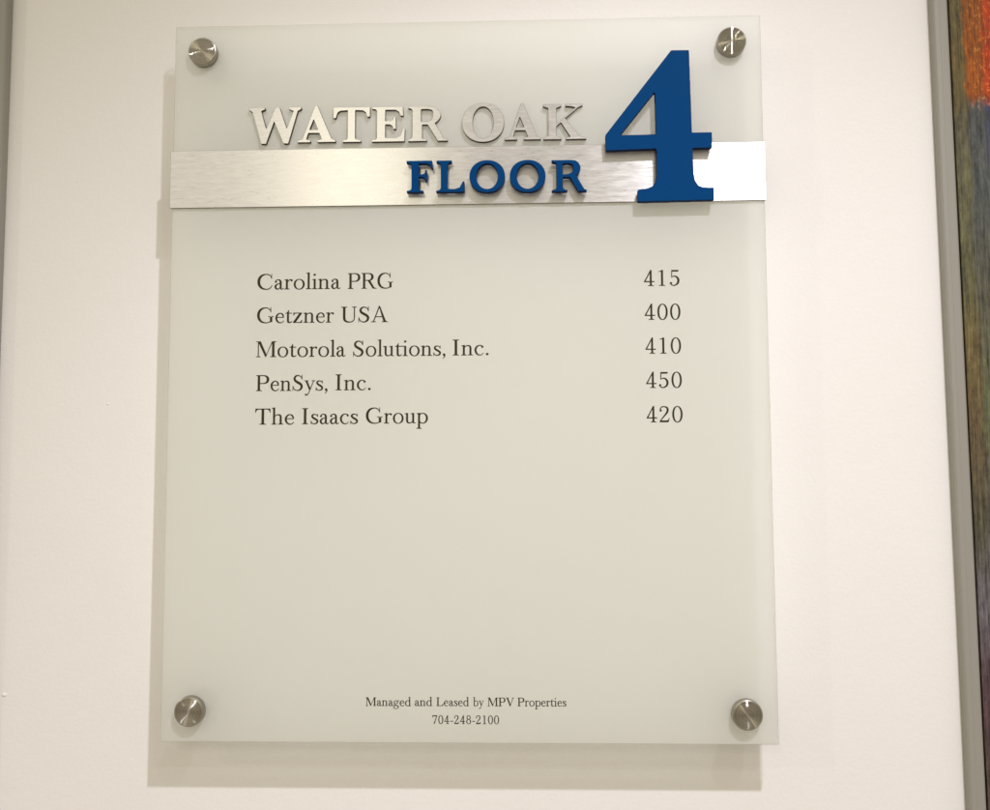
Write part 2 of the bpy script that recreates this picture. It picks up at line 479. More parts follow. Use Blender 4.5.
# ------------------------------------------------------------------ lettering outlines (em 1000, capitals 660)
GLYPHS = {
 'reg': {
  'i': (230, '31,-4 220,-5 228,-3 234,4 234,18 230,24 224,27 196,32 184,36 172,44 167,52 167,422 165,432 160,437 152,437 128,430 96,429 92,427 82,419 36,412 30,409 26,404 26,392 32,386 62,382 71,378 78,374 85,362 87,346 87,52 82,44 70,36 53,30 30,27 23,24 20,16 20,4 24,-2/121,556 130,557 140,559 148,563 156,569 163,576 168,584 173,602 172,612 170,620 166,630 160,638 154,644 144,649 126,654 118,653 108,651 100,647 92,641 85,634 80,626 75,608 76,598 78,590 82,580 88,572 94,566 104,561'),
  'l': (230, '31,-4 220,-5 230,-2 232,1 234,6 234,18 230,25 224,27 196,32 182,36 171,44 168,48 167,54 167,696 165,708 162,710 158,712 152,711 128,705 96,704 92,702 86,696 81,694 34,686 28,682 26,676 27,666 32,661 60,657 70,654 78,649 85,638 87,620 87,54 86,48 83,44 72,36 54,31 30,27 22,23 20,16 20,4 24,-2'),
  'n': (486, '30,-4 206,-5 216,-3 220,2 222,8 221,16 218,24 212,27 190,30 175,36 165,42 160,52 160,308 161,314 164,320 188,349 201,364 211,372 223,378 234,380 246,382 264,380 287,376 304,370 315,362 320,354 323,344 329,298 330,276 328,250 328,52 323,42 313,36 298,30 276,27 270,24 268,20 266,14 267,6 268,1 274,-4 284,-5 458,-5 466,-4 471,0 473,4 474,12 472,20 470,24 464,27 441,30 424,36 414,42 408,51 408,210 411,276 408,310 401,344 391,372 379,392 364,408 342,420 318,427 284,430 266,430 244,427 220,421 198,410 181,396 162,373 160,375 160,380 159,428 157,434 152,437 146,437 122,430 90,429 84,427 78,421 74,419 30,412 21,408 19,404 18,398 22,388 28,385 53,382 67,376 73,372 77,366 79,358 80,348 80,52 76,44 66,36 50,30 28,27 22,23 19,16 19,4 24,-2'),
  'h': (486, '30,-4 206,-5 216,-3 220,2 222,8 221,16 218,24 212,27 190,30 175,36 165,42 160,52 160,308 161,314 164,320 188,349 201,364 211,372 223,378 244,382 262,380 287,376 304,370 315,362 320,354 323,344 329,298 330,276 328,250 328,52 323,42 313,36 298,30 276,27 270,24 268,20 266,14 267,6 269,0 274,-3 282,-5 458,-5 468,-2 472,1 473,6 473,18 468,25 462,27 436,32 424,36 414,42 408,51 408,210 411,276 409,302 404,332 397,358 388,378 376,396 366,406 356,413 344,420 332,424 296,430 256,429 226,423 206,414 188,401 176,390 164,375 162,373 161,374 160,388 160,698 158,708 156,710 152,712 144,711 122,705 90,704 84,702 78,696 74,694 26,686 21,682 19,676 20,666 24,661 53,658 62,654 70,650 78,639 80,622 80,54 76,45 67,36 50,30 28,27 22,23 19,16 19,4 24,-2'),
  'u': (466, '205,-12 234,-8 258,0 276,11 308,37 312,40 315,36 316,14 319,8 324,6 378,5 383,4 390,-3 400,-5 452,-4 458,-2 461,2 462,16 458,23 452,25 426,28 410,32 400,38 395,46 395,422 393,432 388,436 382,437 356,430 324,429 320,427 310,419 264,412 258,409 255,404 254,394 258,387 264,385 288,383 299,378 310,369 314,357 315,92 314,86 311,84 263,50 245,42 228,38 206,40 184,50 174,56 168,64 163,70 160,80 155,128 155,420 153,432 150,436 144,437 118,430 84,429 80,427 70,419 24,412 18,409 15,404 14,394 18,387 24,385 48,383 59,378 69,370 74,358 75,344 75,98 77,92 83,82 93,48 100,36 110,24 122,13 136,5 152,-2 168,-7 186,-10'),
  'r': (342, '28,-4 214,-5 222,-3 227,0 229,6 229,16 228,20 225,24 218,27 190,32 178,36 166,42 160,52 160,298 184,338 198,358 216,372 236,382 246,383 252,381 256,364 261,354 270,344 280,337 292,334 304,334 314,337 324,342 332,350 338,358 341,368 343,378 341,388 338,398 332,406 324,414 314,420 296,426 260,429 238,427 216,418 196,406 179,390 162,369 161,370 160,376 159,428 157,434 152,437 146,437 122,430 90,429 84,427 78,421 74,419 30,412 21,408 19,404 18,398 22,388 28,385 53,382 67,376 74,371 77,364 80,348 80,52 76,44 66,36 52,32 26,27 20,23 17,16 17,4 22,-2'),
  'o': (479, '233,-16 258,-17 276,-15 296,-12 318,-6 336,1 356,11 374,24 390,37 403,50 416,66 428,86 438,106 446,126 453,152 459,196 459,222 457,244 453,268 447,292 438,314 430,332 418,350 406,366 392,382 378,394 360,406 342,416 324,424 304,430 282,434 260,437 236,437 216,435 194,431 174,425 152,416 136,407 116,394 102,382 90,368 76,350 65,334 56,314 48,294 41,268 35,224 35,198 37,176 41,152 47,128 55,108 63,90 74,72 86,56 99,42 114,28 132,15 150,5 168,-3 186,-9 210,-14/236,21 211,28 187,40 166,58 146,85 132,113 122,144 116,178 115,222 118,257 128,294 142,326 158,351 176,372 200,388 224,396 238,399 252,399 277,394 303,382 325,364 346,339 360,310 372,276 378,242 379,198 374,158 366,123 350,90 334,66 324,54 313,44 301,36 288,30 274,24 260,22'),
  'c': (399, '223,-16 248,-15 272,-12 294,-5 314,6 330,18 345,34 378,76 383,86 382,92 378,98 372,101 366,100 354,92 319,54 301,40 286,32 270,28 254,27 238,28 221,32 203,40 188,48 175,58 162,73 150,90 138,111 130,131 120,162 115,196 115,226 118,254 128,284 140,313 160,344 170,356 178,364 193,374 216,386 238,392 253,392 273,386 292,374 293,370 289,350 291,334 294,326 300,318 314,308 330,304 348,306 356,310 364,316 369,322 374,330 377,346 375,362 368,376 352,392 328,409 310,418 284,427 260,431 236,432 216,430 174,423 156,417 140,410 128,402 114,391 100,376 83,356 69,336 57,316 48,296 41,274 36,252 34,234 34,190 38,166 43,144 49,124 58,104 68,84 82,64 98,46 112,32 130,16 146,6 162,-2 180,-8 200,-13'),
  'e': (409, '225,-16 250,-16 272,-13 294,-6 316,5 332,18 347,34 381,80 385,90 383,96 378,101 372,103 366,101 358,95 316,52 299,40 290,36 278,32 250,29 240,29 220,34 204,40 189,48 177,56 164,70 152,86 142,103 132,123 124,150 118,178 115,208 116,214 118,216 362,217 370,219 376,226 378,238 378,284 376,310 373,322 367,338 352,366 332,392 318,403 306,411 276,424 258,429 240,431 222,431 200,428 178,423 162,417 148,410 130,399 114,386 99,372 73,340 62,324 52,304 45,286 39,264 35,242 33,222 35,182 39,160 44,140 52,116 62,96 72,78 85,60 100,42 114,29 134,14 150,4 166,-4 184,-10 204,-14/122,253 120,256 120,261 128,289 144,319 164,345 182,364 200,376 219,386 236,389 247,386 259,378 272,366 290,346 302,324 314,301 320,281 327,258 324,254 318,253'),
  'a': (392, '144,-14 156,-13 170,-11 184,-6 196,0 220,17 229,26 242,42 244,44 248,41 254,26 261,14 270,6 278,-1 292,-7 306,-10 324,-11 338,-9 358,-1 375,10 388,26 399,48 399,54 397,60 392,63 386,64 378,59 356,40 340,32 334,31 328,32 322,36 317,42 315,50 314,70 315,288 313,320 305,344 297,364 287,382 276,398 264,409 252,418 238,424 222,428 194,431 162,428 134,422 110,412 94,402 84,390 66,364 52,348 46,332 46,322 47,314 50,306 56,298 62,291 72,286 80,283 90,283 100,284 110,289 119,296 126,306 130,318 130,332 126,344 118,356 118,360 125,370 141,380 156,384 168,386 182,385 196,380 207,374 216,367 222,358 228,341 234,310 234,284 232,278 227,274 188,263 134,243 112,234 94,223 74,204 59,184 47,164 39,140 36,114 40,86 49,60 64,32 80,14 98,1 120,-9/160,40 149,44 138,52 130,61 124,73 118,91 116,112 117,130 122,149 130,164 136,175 159,198 198,224 223,236 232,237 234,234 234,228 234,98 233,90 210,60 199,50 180,42 170,40'),
  't': (299, '178,-12 196,-13 216,-10 236,-4 250,3 266,14 281,28 296,50 300,60 298,66 294,72 288,76 282,77 276,74 257,56 244,48 227,42 210,41 198,43 188,48 180,55 174,65 170,79 169,98 169,384 172,387 176,388 280,389 286,391 288,396 290,414 287,424 278,427 178,428 171,430 169,438 168,538 167,544 164,547 154,550 146,548 142,544 130,512 120,491 108,471 94,454 77,438 59,426 47,418 20,407 16,402 15,398 17,392 24,389 82,388 86,387 88,384 89,82 93,52 97,38 103,26 112,14 122,6 132,-1 146,-7 160,-10'),
  '#': (544, '178,-12 196,-13 216,-10 236,-4 250,3 266,14 281,28 296,50 300,60 298,66 294,72 288,76 282,77 276,74 257,56 244,48 227,42 210,41 196,44 187,48 180,56 174,68 170,80 169,98 169,378 170,386 176,388 380,388 386,387 389,384 390,52 386,43 375,36 360,30 338,27 332,24 330,20 328,12 329,4 332,-1 336,-4 344,-5 522,-5 528,-3 533,0 535,4 536,12 534,20 530,25 498,31 486,36 475,44 470,52 470,406 469,416 467,420 460,426 450,428 172,429 170,432 169,436 168,540 166,544 164,547 154,550 146,548 142,544 130,512 120,491 108,471 94,454 77,438 59,426 47,418 20,407 16,402 15,398 17,392 24,389 82,388 86,387 88,384 89,82 93,52 97,38 103,26 112,14 122,6 132,-1 146,-7 160,-10/425,556 434,557 444,559 452,563 460,569 467,576 472,584 477,602 476,612 474,620 470,630 464,638 458,644 448,649 430,654 422,653 412,651 404,647 396,641 389,634 384,626 379,608 380,598 382,590 386,580 392,572 398,566 408,561'),
  's': (346, '41,-14 46,-14 50,-13 56,-6 58,6 59,44 62,51 64,48 75,32 83,22 94,14 108,6 128,-2 148,-7 170,-10 190,-11 206,-10 226,-6 250,2 268,10 286,20 298,29 309,40 318,52 326,68 331,82 334,100 335,116 334,132 331,148 326,162 318,176 309,186 296,200 254,233 234,247 180,278 154,298 132,319 128,324 127,332 128,342 133,352 139,360 149,368 166,376 182,382 196,383 210,382 235,374 258,361 268,349 284,318 296,300 302,296 312,297 316,300 318,304 319,322 317,422 315,428 312,432 308,434 302,433 298,431 297,428 294,386 293,382 292,382 270,400 242,414 210,424 178,427 142,424 124,420 110,415 96,408 86,400 78,392 69,380 62,366 57,352 54,336 53,322 54,310 57,296 63,282 70,270 92,244 124,215 144,202 196,172 246,135 253,128 256,121 259,110 259,100 256,86 250,74 240,62 222,48 205,40 190,34 174,33 155,34 127,42 114,48 106,54 94,72 74,110 64,126 60,134 54,139 44,138 39,134 37,126 33,2 35,-8'),
  'y': (439, '75,-208 92,-206 114,-208 126,-206 134,-202 146,-193 160,-180 173,-162 185,-144 198,-120 214,-82 318,183 402,391 406,396 410,398 446,398 454,401 458,406 460,414 458,422 454,428 446,430 408,430 392,433 374,430 320,430 314,428 310,424 308,418 308,410 309,404 312,401 322,398 358,398 362,396 362,392 258,133 254,127 252,126 246,136 144,392 144,396 146,398 172,398 180,401 183,406 185,412 184,420 182,426 176,429 170,430 22,430 12,429 6,424 4,418 4,410 5,404 8,401 16,398 46,398 50,396 54,392 211,16 210,10 204,-8 166,-95 144,-136 126,-160 122,-162 120,-161 113,-144 104,-133 94,-127 84,-123 70,-123 58,-126 48,-133 40,-142 35,-152 34,-164 35,-174 38,-184 45,-194 54,-201 64,-206'),
  'p': (479, '26,-230 212,-230 220,-229 226,-227 229,-222 230,-214 229,-206 226,-201 220,-198 195,-194 178,-190 166,-182 161,-174 160,-6 161,4 166,5 188,-5 210,-11 246,-16 272,-17 290,-15 326,-8 346,-1 362,7 380,18 396,29 412,44 423,58 443,88 453,108 461,130 466,150 470,176 472,196 472,222 469,250 464,276 450,314 439,336 427,354 414,370 398,385 380,398 360,410 338,420 318,426 292,431 268,433 242,432 214,428 192,422 162,411 160,414 158,432 154,436 150,437 122,430 90,429 84,427 76,419 28,412 23,410 20,406 19,394 20,390 24,387 28,385 56,382 64,378 71,374 78,362 80,346 80,-170 76,-180 66,-188 48,-194 24,-198 18,-202 15,-210 15,-222 20,-227/252,23 227,30 212,36 201,44 178,66 168,81 161,92 160,104 160,316 162,326 172,343 186,358 203,374 218,382 232,388 250,392 266,393 280,392 292,388 317,376 328,368 340,357 356,335 372,304 382,273 389,240 390,196 386,162 378,125 362,91 346,67 325,46 302,32 280,24 266,23'),
  'b': (499, '244,-16 270,-17 296,-14 322,-8 346,1 368,12 388,27 408,44 423,62 437,84 449,108 458,134 464,160 467,192 468,218 465,248 461,270 455,292 447,312 435,336 422,354 408,372 388,389 368,403 348,414 326,423 302,429 274,432 250,433 228,431 206,427 184,421 158,410 154,410 153,420 152,704 148,710 142,712 116,705 82,704 78,702 72,696 67,694 18,686 14,681 11,674 13,666 18,661 46,658 55,654 62,651 70,641 73,628 74,-6 76,-10 80,-13 86,-14 92,-13 98,-9 117,14 124,15 138,15 145,14 170,1 194,-8 220,-14/248,23 235,26 220,30 206,38 195,46 182,58 172,69 160,85 154,98 153,110 153,310 156,321 166,340 180,356 196,372 212,382 228,388 246,392 262,393 276,392 288,388 313,376 324,368 336,357 352,335 368,304 378,273 385,240 386,196 382,162 374,125 358,91 342,67 321,46 298,32 276,24 262,23'),
  'd': (484, '231,-16 258,-17 284,-14 308,-8 338,2 348,-3 354,-5 472,-5 482,-2 487,4 487,16 482,23 476,25 450,29 434,32 424,38 420,46 420,696 418,708 412,712 406,712 382,705 350,704 344,702 338,696 334,694 286,686 282,683 279,678 279,668 284,662 290,660 312,658 324,654 334,646 339,634 340,620 340,426 339,416 334,415 308,424 282,430 258,433 238,433 216,431 192,427 172,421 152,413 132,402 114,389 97,374 83,358 69,338 58,316 50,298 43,274 38,250 35,220 35,196 38,168 43,142 50,118 58,100 71,76 87,54 104,36 120,23 140,10 160,0 182,-8 208,-14/234,23 210,30 186,42 164,62 148,85 134,114 124,147 118,180 117,220 120,254 128,288 142,321 158,345 178,368 199,382 222,390 248,393 263,392 275,388 287,384 301,376 313,366 324,355 336,341 339,334 340,88 338,78 328,64 313,50 298,38 283,30 268,26 250,23'),
  'g': (454, '198,-230 214,-230 246,-227 268,-222 292,-215 314,-206 338,-194 358,-181 374,-168 388,-154 401,-136 411,-116 418,-98 422,-82 425,-62 424,-46 420,-26 410,0 395,22 376,40 356,52 332,60 302,65 226,72 152,76 130,80 115,84 106,92 102,102 104,114 112,128 132,151 136,154 166,147 192,144 216,143 238,146 260,151 282,160 300,170 318,183 335,202 348,224 356,246 361,272 362,296 358,322 352,342 337,370 337,376 343,382 356,390 362,393 372,393 391,388 403,374 414,368 426,366 440,369 447,374 453,382 456,390 457,400 455,410 451,418 444,424 436,428 426,430 408,429 380,432 358,431 338,423 314,404 308,402 272,421 240,430 218,432 198,433 160,428 144,423 126,415 110,407 96,396 83,384 73,370 64,356 57,340 51,318 48,296 49,272 53,250 59,230 68,214 80,196 96,180 98,176 95,170 70,146 58,128 53,116 50,104 49,90 50,76 56,58 68,40 82,29 107,16 110,14 106,8 42,-41 25,-62 17,-78 12,-98 10,-118 13,-138 20,-156 32,-173 50,-188 72,-201 98,-212 128,-221 158,-226/180,-189 145,-182 132,-178 118,-172 102,-162 88,-150 78,-139 71,-128 68,-118 68,-106 69,-94 72,-84 86,-64 116,-30 127,-20 153,0 158,4 164,6 219,2 307,-8 326,-14 340,-22 349,-34 356,-47 359,-60 359,-74 356,-89 350,-109 342,-123 331,-136 316,-150 299,-162 276,-174 259,-180 242,-186 223,-188/196,179 178,184 162,192 148,204 136,218 126,235 120,252 116,274 116,296 119,316 124,336 134,355 144,369 158,382 173,390 190,396 210,397 229,394 245,386 258,376 272,361 284,341 290,324 294,302 294,280 290,256 284,237 274,218 263,204 249,192 232,184 214,179'),
  'z': (419, '35,-4 370,-5 378,-4 384,0 386,4 388,10 396,116 394,124 391,128 386,129 372,129 366,127 363,124 338,60 335,54 330,52 282,36 270,33 160,33 154,34 152,36 156,43 385,396 389,404 390,412 389,422 386,427 380,429 372,430 54,430 44,429 38,426 36,422 36,416 41,320 44,310 52,306 64,306 68,308 72,312 92,370 95,374 99,378 154,392 256,392 261,392 263,388 256,377 27,26 24,18 24,4 28,-2'),
  '.': (234, '115,-10 124,-10 134,-8 144,-3 152,3 160,10 165,18 169,30 171,40 170,50 168,58 163,68 157,76 150,84 142,89 130,93 120,95 110,94 102,92 92,87 84,81 76,74 71,66 67,54 65,44 66,34 68,26 73,16 79,8 86,0 94,-5 104,-9'),
  ',': (239, '69,-126 76,-125 84,-120 108,-101 125,-84 141,-64 153,-46 162,-28 167,-12 169,0 168,18 164,50 161,60 155,72 146,82 136,88 124,93 114,95 104,94 94,91 84,87 76,81 69,72 64,64 61,54 59,44 60,32 64,22 69,12 84,-2 96,-8 110,-11 112,-16 106,-42 94,-68 84,-81 63,-104 59,-110 58,-116 60,-120 64,-125'),
  '-': (314, '47,176 274,176 281,178 284,184 284,220 282,224 280,227 270,230 46,229 39,226 36,220 35,190 36,184 38,180 42,177'),
  'C': (654, '350,-12 416,-11 446,-6 464,0 482,8 504,21 524,34 540,48 556,62 575,88 586,110 609,166 611,174 610,180 606,184 602,187 596,187 589,184 581,174 550,117 540,103 529,92 510,76 486,60 462,46 442,38 429,36 410,34 356,36 292,60 263,74 246,86 231,102 214,121 198,143 172,187 164,208 158,228 152,256 148,282 146,314 146,346 152,405 156,429 162,449 176,479 198,515 222,547 249,572 279,592 316,608 359,622 386,625 404,624 419,620 452,608 481,594 508,574 528,554 542,536 550,517 563,474 571,456 574,453 580,451 588,451 592,452 597,458 599,466 596,634 594,664 592,669 586,672 580,672 574,671 570,668 568,664 568,578 568,572 566,570 532,607 500,631 482,642 464,651 446,658 426,663 388,668 354,668 318,665 290,662 262,657 226,646 202,635 178,621 154,602 131,580 108,554 88,526 71,496 59,466 48,428 41,384 38,344 40,290 45,248 54,208 68,170 85,140 110,104 142,69 174,42 204,23 230,11 258,3'),
  'G': (729, '350,-12 410,-11 462,-6 486,0 518,10 552,23 588,39 632,40 640,43 644,48 645,56 646,244 650,250 659,256 673,260 696,263 702,265 704,268 706,274 705,288 702,292 696,294 646,295 642,293 638,291 633,278 630,275 568,275 560,277 555,290 548,294 494,295 482,292 479,288 477,280 479,270 482,266 488,263 515,260 531,256 542,250 546,244 547,80 546,70 540,66 502,50 478,42 456,38 422,35 362,36 352,37 279,66 262,76 246,86 226,106 204,134 186,163 172,189 162,214 154,240 148,278 146,314 146,348 150,391 154,420 162,449 176,479 198,515 222,547 249,572 279,592 316,608 359,622 386,625 404,624 419,620 452,608 481,594 508,574 528,554 542,536 550,517 563,474 571,456 574,453 580,451 588,451 592,452 597,458 599,466 596,634 594,664 592,669 586,672 580,672 574,671 570,668 568,664 568,578 568,572 566,570 532,607 500,631 482,642 464,651 446,658 426,663 388,668 354,668 318,665 290,662 262,657 226,646 202,635 178,621 154,602 131,580 108,554 88,526 71,496 59,466 48,428 41,384 38,344 40,290 45,248 54,208 68,170 85,140 110,104 142,69 174,42 204,23 230,11 258,3'),
  'I': (369, '77,-4 294,-5 302,-3 308,4 308,16 304,24 298,27 264,32 249,38 243,42 239,48 237,52 237,60 237,606 238,611 241,616 253,624 272,629 298,633 304,636 308,642 308,654 306,660 300,664 290,665 80,665 72,663 66,656 66,644 70,636 76,633 106,628 123,622 130,618 134,613 136,608 137,600 137,54 136,49 133,44 121,36 102,31 76,27 69,24 66,16 66,4 70,-2'),
  'P': (584, '39,-4 256,-5 266,-3 270,0 272,6 272,16 271,20 268,25 262,27 234,30 215,36 202,43 198,47 196,52 196,289 198,292 204,293 352,293 386,296 412,300 444,309 474,322 500,338 521,358 532,370 543,388 556,420 561,438 563,456 565,480 563,504 561,520 556,540 550,556 542,572 531,588 520,600 510,611 494,623 468,639 438,651 406,659 370,663 344,665 44,665 36,664 30,660 28,654 27,646 29,640 32,636 38,633 66,628 82,622 92,613 95,608 95,602 95,54 94,48 91,44 80,36 62,31 38,27 30,23 28,16 28,4 32,-2/200,335 196,338 195,346 195,612 196,621 204,623 304,623 338,621 361,616 380,610 397,602 412,592 430,574 444,553 452,525 457,492 456,463 452,429 442,402 428,380 414,366 397,356 375,346 352,340 310,335'),
  'R': (674, '39,-4 250,-5 258,-3 263,2 265,8 264,16 262,21 260,24 254,27 225,32 211,36 200,44 195,52 195,322 197,328 206,330 290,330 294,329 299,326 508,10 518,-2 522,-4 530,-5 668,-5 676,-4 682,0 684,6 684,16 683,20 679,24 674,26 635,30 610,38 586,52 566,71 415,334 415,338 418,340 446,349 472,361 490,372 504,384 517,398 528,414 537,432 543,450 548,474 550,500 547,530 542,552 534,572 522,592 506,609 490,623 464,639 432,651 404,658 364,663 336,665 44,665 36,664 30,660 28,654 27,646 29,640 32,636 38,633 66,628 82,622 92,613 95,608 95,602 95,54 94,48 91,44 80,36 62,31 38,27 30,23 28,16 28,4 32,-2/200,370 196,374 195,380 195,612 196,621 204,623 306,623 339,620 363,616 380,610 397,600 412,588 426,570 436,551 441,530 443,500 441,470 436,446 426,426 412,406 400,396 385,386 365,378 344,374 308,370'),
  'U': (662, '314,-12 350,-13 398,-8 428,-2 456,8 486,24 512,45 531,66 546,90 554,112 560,142 566,202 568,228 567,606 572,616 583,624 602,629 628,633 634,636 638,642 639,652 637,658 632,663 622,665 468,665 460,663 455,658 454,644 456,638 458,635 464,633 494,628 509,624 520,616 525,606 525,216 520,151 514,125 506,105 494,87 474,70 451,56 428,46 403,42 370,39 338,41 311,46 284,56 260,68 241,82 226,100 214,120 208,140 206,162 203,228 203,606 208,616 219,624 234,628 264,633 270,636 272,639 274,644 275,652 273,658 266,664 254,665 48,665 40,663 35,658 33,652 34,644 36,639 38,636 44,633 74,628 89,624 100,616 105,606 105,200 112,134 117,114 123,96 135,74 153,52 174,33 198,17 226,4 252,-4 278,-9'),
  'S': (509, '47,-14 52,-14 58,-13 62,-10 64,-6 66,66 68,87 72,85 90,60 106,42 122,28 140,16 166,4 194,-5 224,-11 248,-13 272,-12 300,-8 328,0 360,13 382,27 399,40 417,62 432,84 443,108 451,132 457,158 458,182 456,208 451,232 441,256 429,278 419,292 404,310 370,338 278,397 213,434 192,448 180,460 170,478 163,496 161,512 164,530 172,551 186,573 202,590 221,600 243,608 270,613 290,612 308,606 328,596 346,584 366,567 376,555 382,543 402,486 408,472 412,468 418,466 428,466 433,468 437,472 439,482 436,636 434,664 432,668 428,671 422,673 414,671 410,668 408,664 408,592 406,583 404,584 387,602 368,620 348,634 326,646 302,655 282,660 260,663 234,663 210,660 190,655 170,648 154,639 136,625 121,610 104,588 91,568 81,546 76,528 73,510 74,486 77,464 83,444 93,420 105,400 115,386 126,374 156,349 246,290 306,254 332,234 346,217 356,200 361,176 362,156 358,129 348,103 336,84 320,68 296,50 268,38 248,35 217,36 191,42 164,52 147,62 130,77 108,102 92,128 84,147 74,190 68,202 65,206 60,209 54,209 48,208 43,204 41,196 39,32 40,-4 42,-10'),
  'A': (654, '27,-4 188,-5 196,-4 202,0 204,6 205,14 203,20 200,24 192,27 148,33 141,36 140,40 195,198 200,204 208,205 428,205 436,205 438,203 442,194 484,38 482,34 477,32 438,27 430,24 427,18 426,8 428,2 432,-3 444,-5 650,-5 660,-3 665,2 667,8 666,16 664,22 660,25 624,32 604,41 600,41 594,38 590,43 361,670 357,678 352,683 342,685 308,685 302,683 298,678 298,672 301,656 300,646 96,47 92,41 84,41 66,34 26,27 20,24 16,18 16,4 20,-2/218,247 214,250 216,257 322,560 328,569 338,571 341,568 344,560 424,261 426,250 424,247 418,247'),
  'V': (654, '324,-16 344,-15 348,-12 352,-6 574,628 578,632 582,633 644,633 652,635 658,640 660,648 658,658 654,663 642,665 492,665 482,663 477,658 475,652 476,644 478,639 480,636 488,633 524,633 528,630 528,626 366,146 364,138 360,135 358,136 356,143 187,626 187,630 190,633 218,633 226,636 228,640 230,646 229,654 227,660 222,663 214,665 20,665 8,664 2,658 0,652 1,644 3,638 6,635 16,633 64,633 70,631 72,626 310,-4 316,-13'),
  'M': (832, '33,-4 196,-5 206,-2 208,1 210,6 210,18 206,25 198,27 168,32 152,36 140,44 136,49 135,54 135,538 136,556 140,554 146,542 383,8 390,-2 396,-4 404,-5 414,-2 420,8 634,534 644,558 648,565 650,562 650,546 650,54 648,49 646,44 634,36 619,32 590,27 584,25 579,18 579,4 584,-3 594,-5 804,-5 812,-4 818,-2 821,4 822,12 821,18 818,24 812,27 786,31 766,36 754,44 752,49 750,54 750,598 752,612 756,617 762,622 781,628 812,633 818,636 821,640 823,648 822,656 820,660 814,664 808,665 662,665 652,663 645,658 440,137 430,114 429,126 426,136 210,658 204,663 194,665 40,665 32,664 28,662 24,656 23,648 25,640 29,636 38,633 88,633 92,630 93,622 93,54 92,49 89,44 77,36 58,31 32,27 25,24 22,16 22,4 26,-2'),
  'T': (634, '210,-4 446,-5 454,-3 460,1 461,6 461,16 460,20 456,25 450,27 416,32 399,36 385,44 382,49 380,54 380,618 382,622 388,623 488,623 506,620 524,612 536,604 546,594 558,581 566,567 580,537 590,496 593,490 600,486 610,486 614,488 617,490 619,500 610,650 609,658 604,662 600,664 590,665 68,665 58,663 52,658 49,648 41,498 43,490 50,486 60,486 67,490 70,496 80,537 94,567 102,581 114,594 124,604 136,612 154,620 172,623 272,623 278,622 280,618 280,54 278,49 275,44 261,36 239,30 210,27 202,24 199,16 199,4 204,-2'),
  'L': (579, '39,-4 534,-5 544,-3 550,4 575,180 575,186 573,190 570,193 564,194 554,194 548,188 536,157 524,134 512,112 496,92 482,78 467,66 452,58 434,48 410,40 388,37 204,37 198,38 196,40 195,606 196,611 200,616 213,624 235,630 264,633 270,636 274,642 274,654 272,660 266,664 256,665 42,665 34,663 28,656 28,644 32,636 38,633 66,628 82,622 92,613 95,608 95,602 95,54 94,48 91,44 80,36 62,31 38,27 30,23 28,16 28,4 32,-2'),
  '0': (500, '240,-18 262,-17 284,-14 302,-9 322,0 342,13 360,28 376,46 390,66 406,92 417,116 427,142 436,170 443,200 449,234 455,304 453,372 450,408 444,444 437,476 427,508 417,534 405,560 391,582 375,604 360,622 338,639 318,652 298,660 278,665 256,668 234,667 212,663 192,656 176,648 158,636 139,620 124,604 108,582 93,556 81,530 71,502 63,476 51,414 45,346 47,278 50,242 55,210 62,178 71,148 81,120 94,92 108,68 124,46 140,29 158,14 178,0 196,-8 216,-14/242,22 230,26 219,30 207,40 196,50 186,63 176,79 156,120 142,166 132,224 126,280 125,344 128,401 136,457 148,506 164,547 182,581 192,595 202,607 215,616 225,622 236,627 250,628 264,626 277,622 288,614 300,604 312,591 324,573 342,532 358,484 368,433 374,370 375,306 371,240 362,188 350,141 334,99 324,79 314,63 302,48 292,38 280,30 267,24 254,22'),
  '1': (500, '137,-4 364,-5 374,-2 379,4 379,18 377,22 374,25 368,27 333,32 315,36 300,44 297,50 295,54 295,648 293,660 286,664 218,664 214,661 211,656 210,636 206,630 177,624 126,617 119,614 116,608 116,594 119,588 124,586 204,585 208,583 210,576 210,54 208,50 205,44 190,36 167,30 136,27 130,24 126,16 126,4 130,-2'),
  '2': (500, '63,-4 390,-5 400,-3 405,4 442,158 442,168 440,172 436,174 422,174 414,170 382,96 375,90 350,78 338,77 136,77 128,77 126,80 128,86 148,110 240,218 324,312 346,338 361,358 375,382 387,404 398,430 408,462 413,494 413,524 408,558 396,590 381,614 362,632 340,645 318,653 300,657 240,665 202,667 168,662 156,658 142,651 128,642 114,631 90,604 73,576 66,554 62,512 53,492 52,476 55,462 63,450 74,440 88,435 102,434 118,438 130,447 140,460 144,476 143,492 139,502 132,512 112,527 111,534 112,551 120,567 138,591 157,608 176,616 198,621 218,621 232,619 267,610 300,594 314,582 322,566 328,544 331,516 328,483 318,449 304,412 286,378 248,321 102,122 54,50 51,40 53,26 52,4 55,-2'),
  '4': (500, '207,-4 410,-5 420,-2 422,1 424,6 424,18 420,25 412,27 383,32 367,36 355,44 350,54 350,144 352,153 358,155 446,156 452,159 454,164 455,188 452,199 446,204 358,205 352,206 350,210 350,658 347,670 344,672 340,674 302,674 296,672 292,668 286,654 130,348 59,222 54,208 47,198 44,182 39,166 39,162 41,158 44,156 50,155 260,155 266,155 268,153 270,144 270,60 269,50 262,42 251,36 232,30 206,27 200,24 196,16 196,4 200,-2/122,205 116,208 118,216 260,500 266,511 268,513 270,496 269,208 266,206 260,205'),
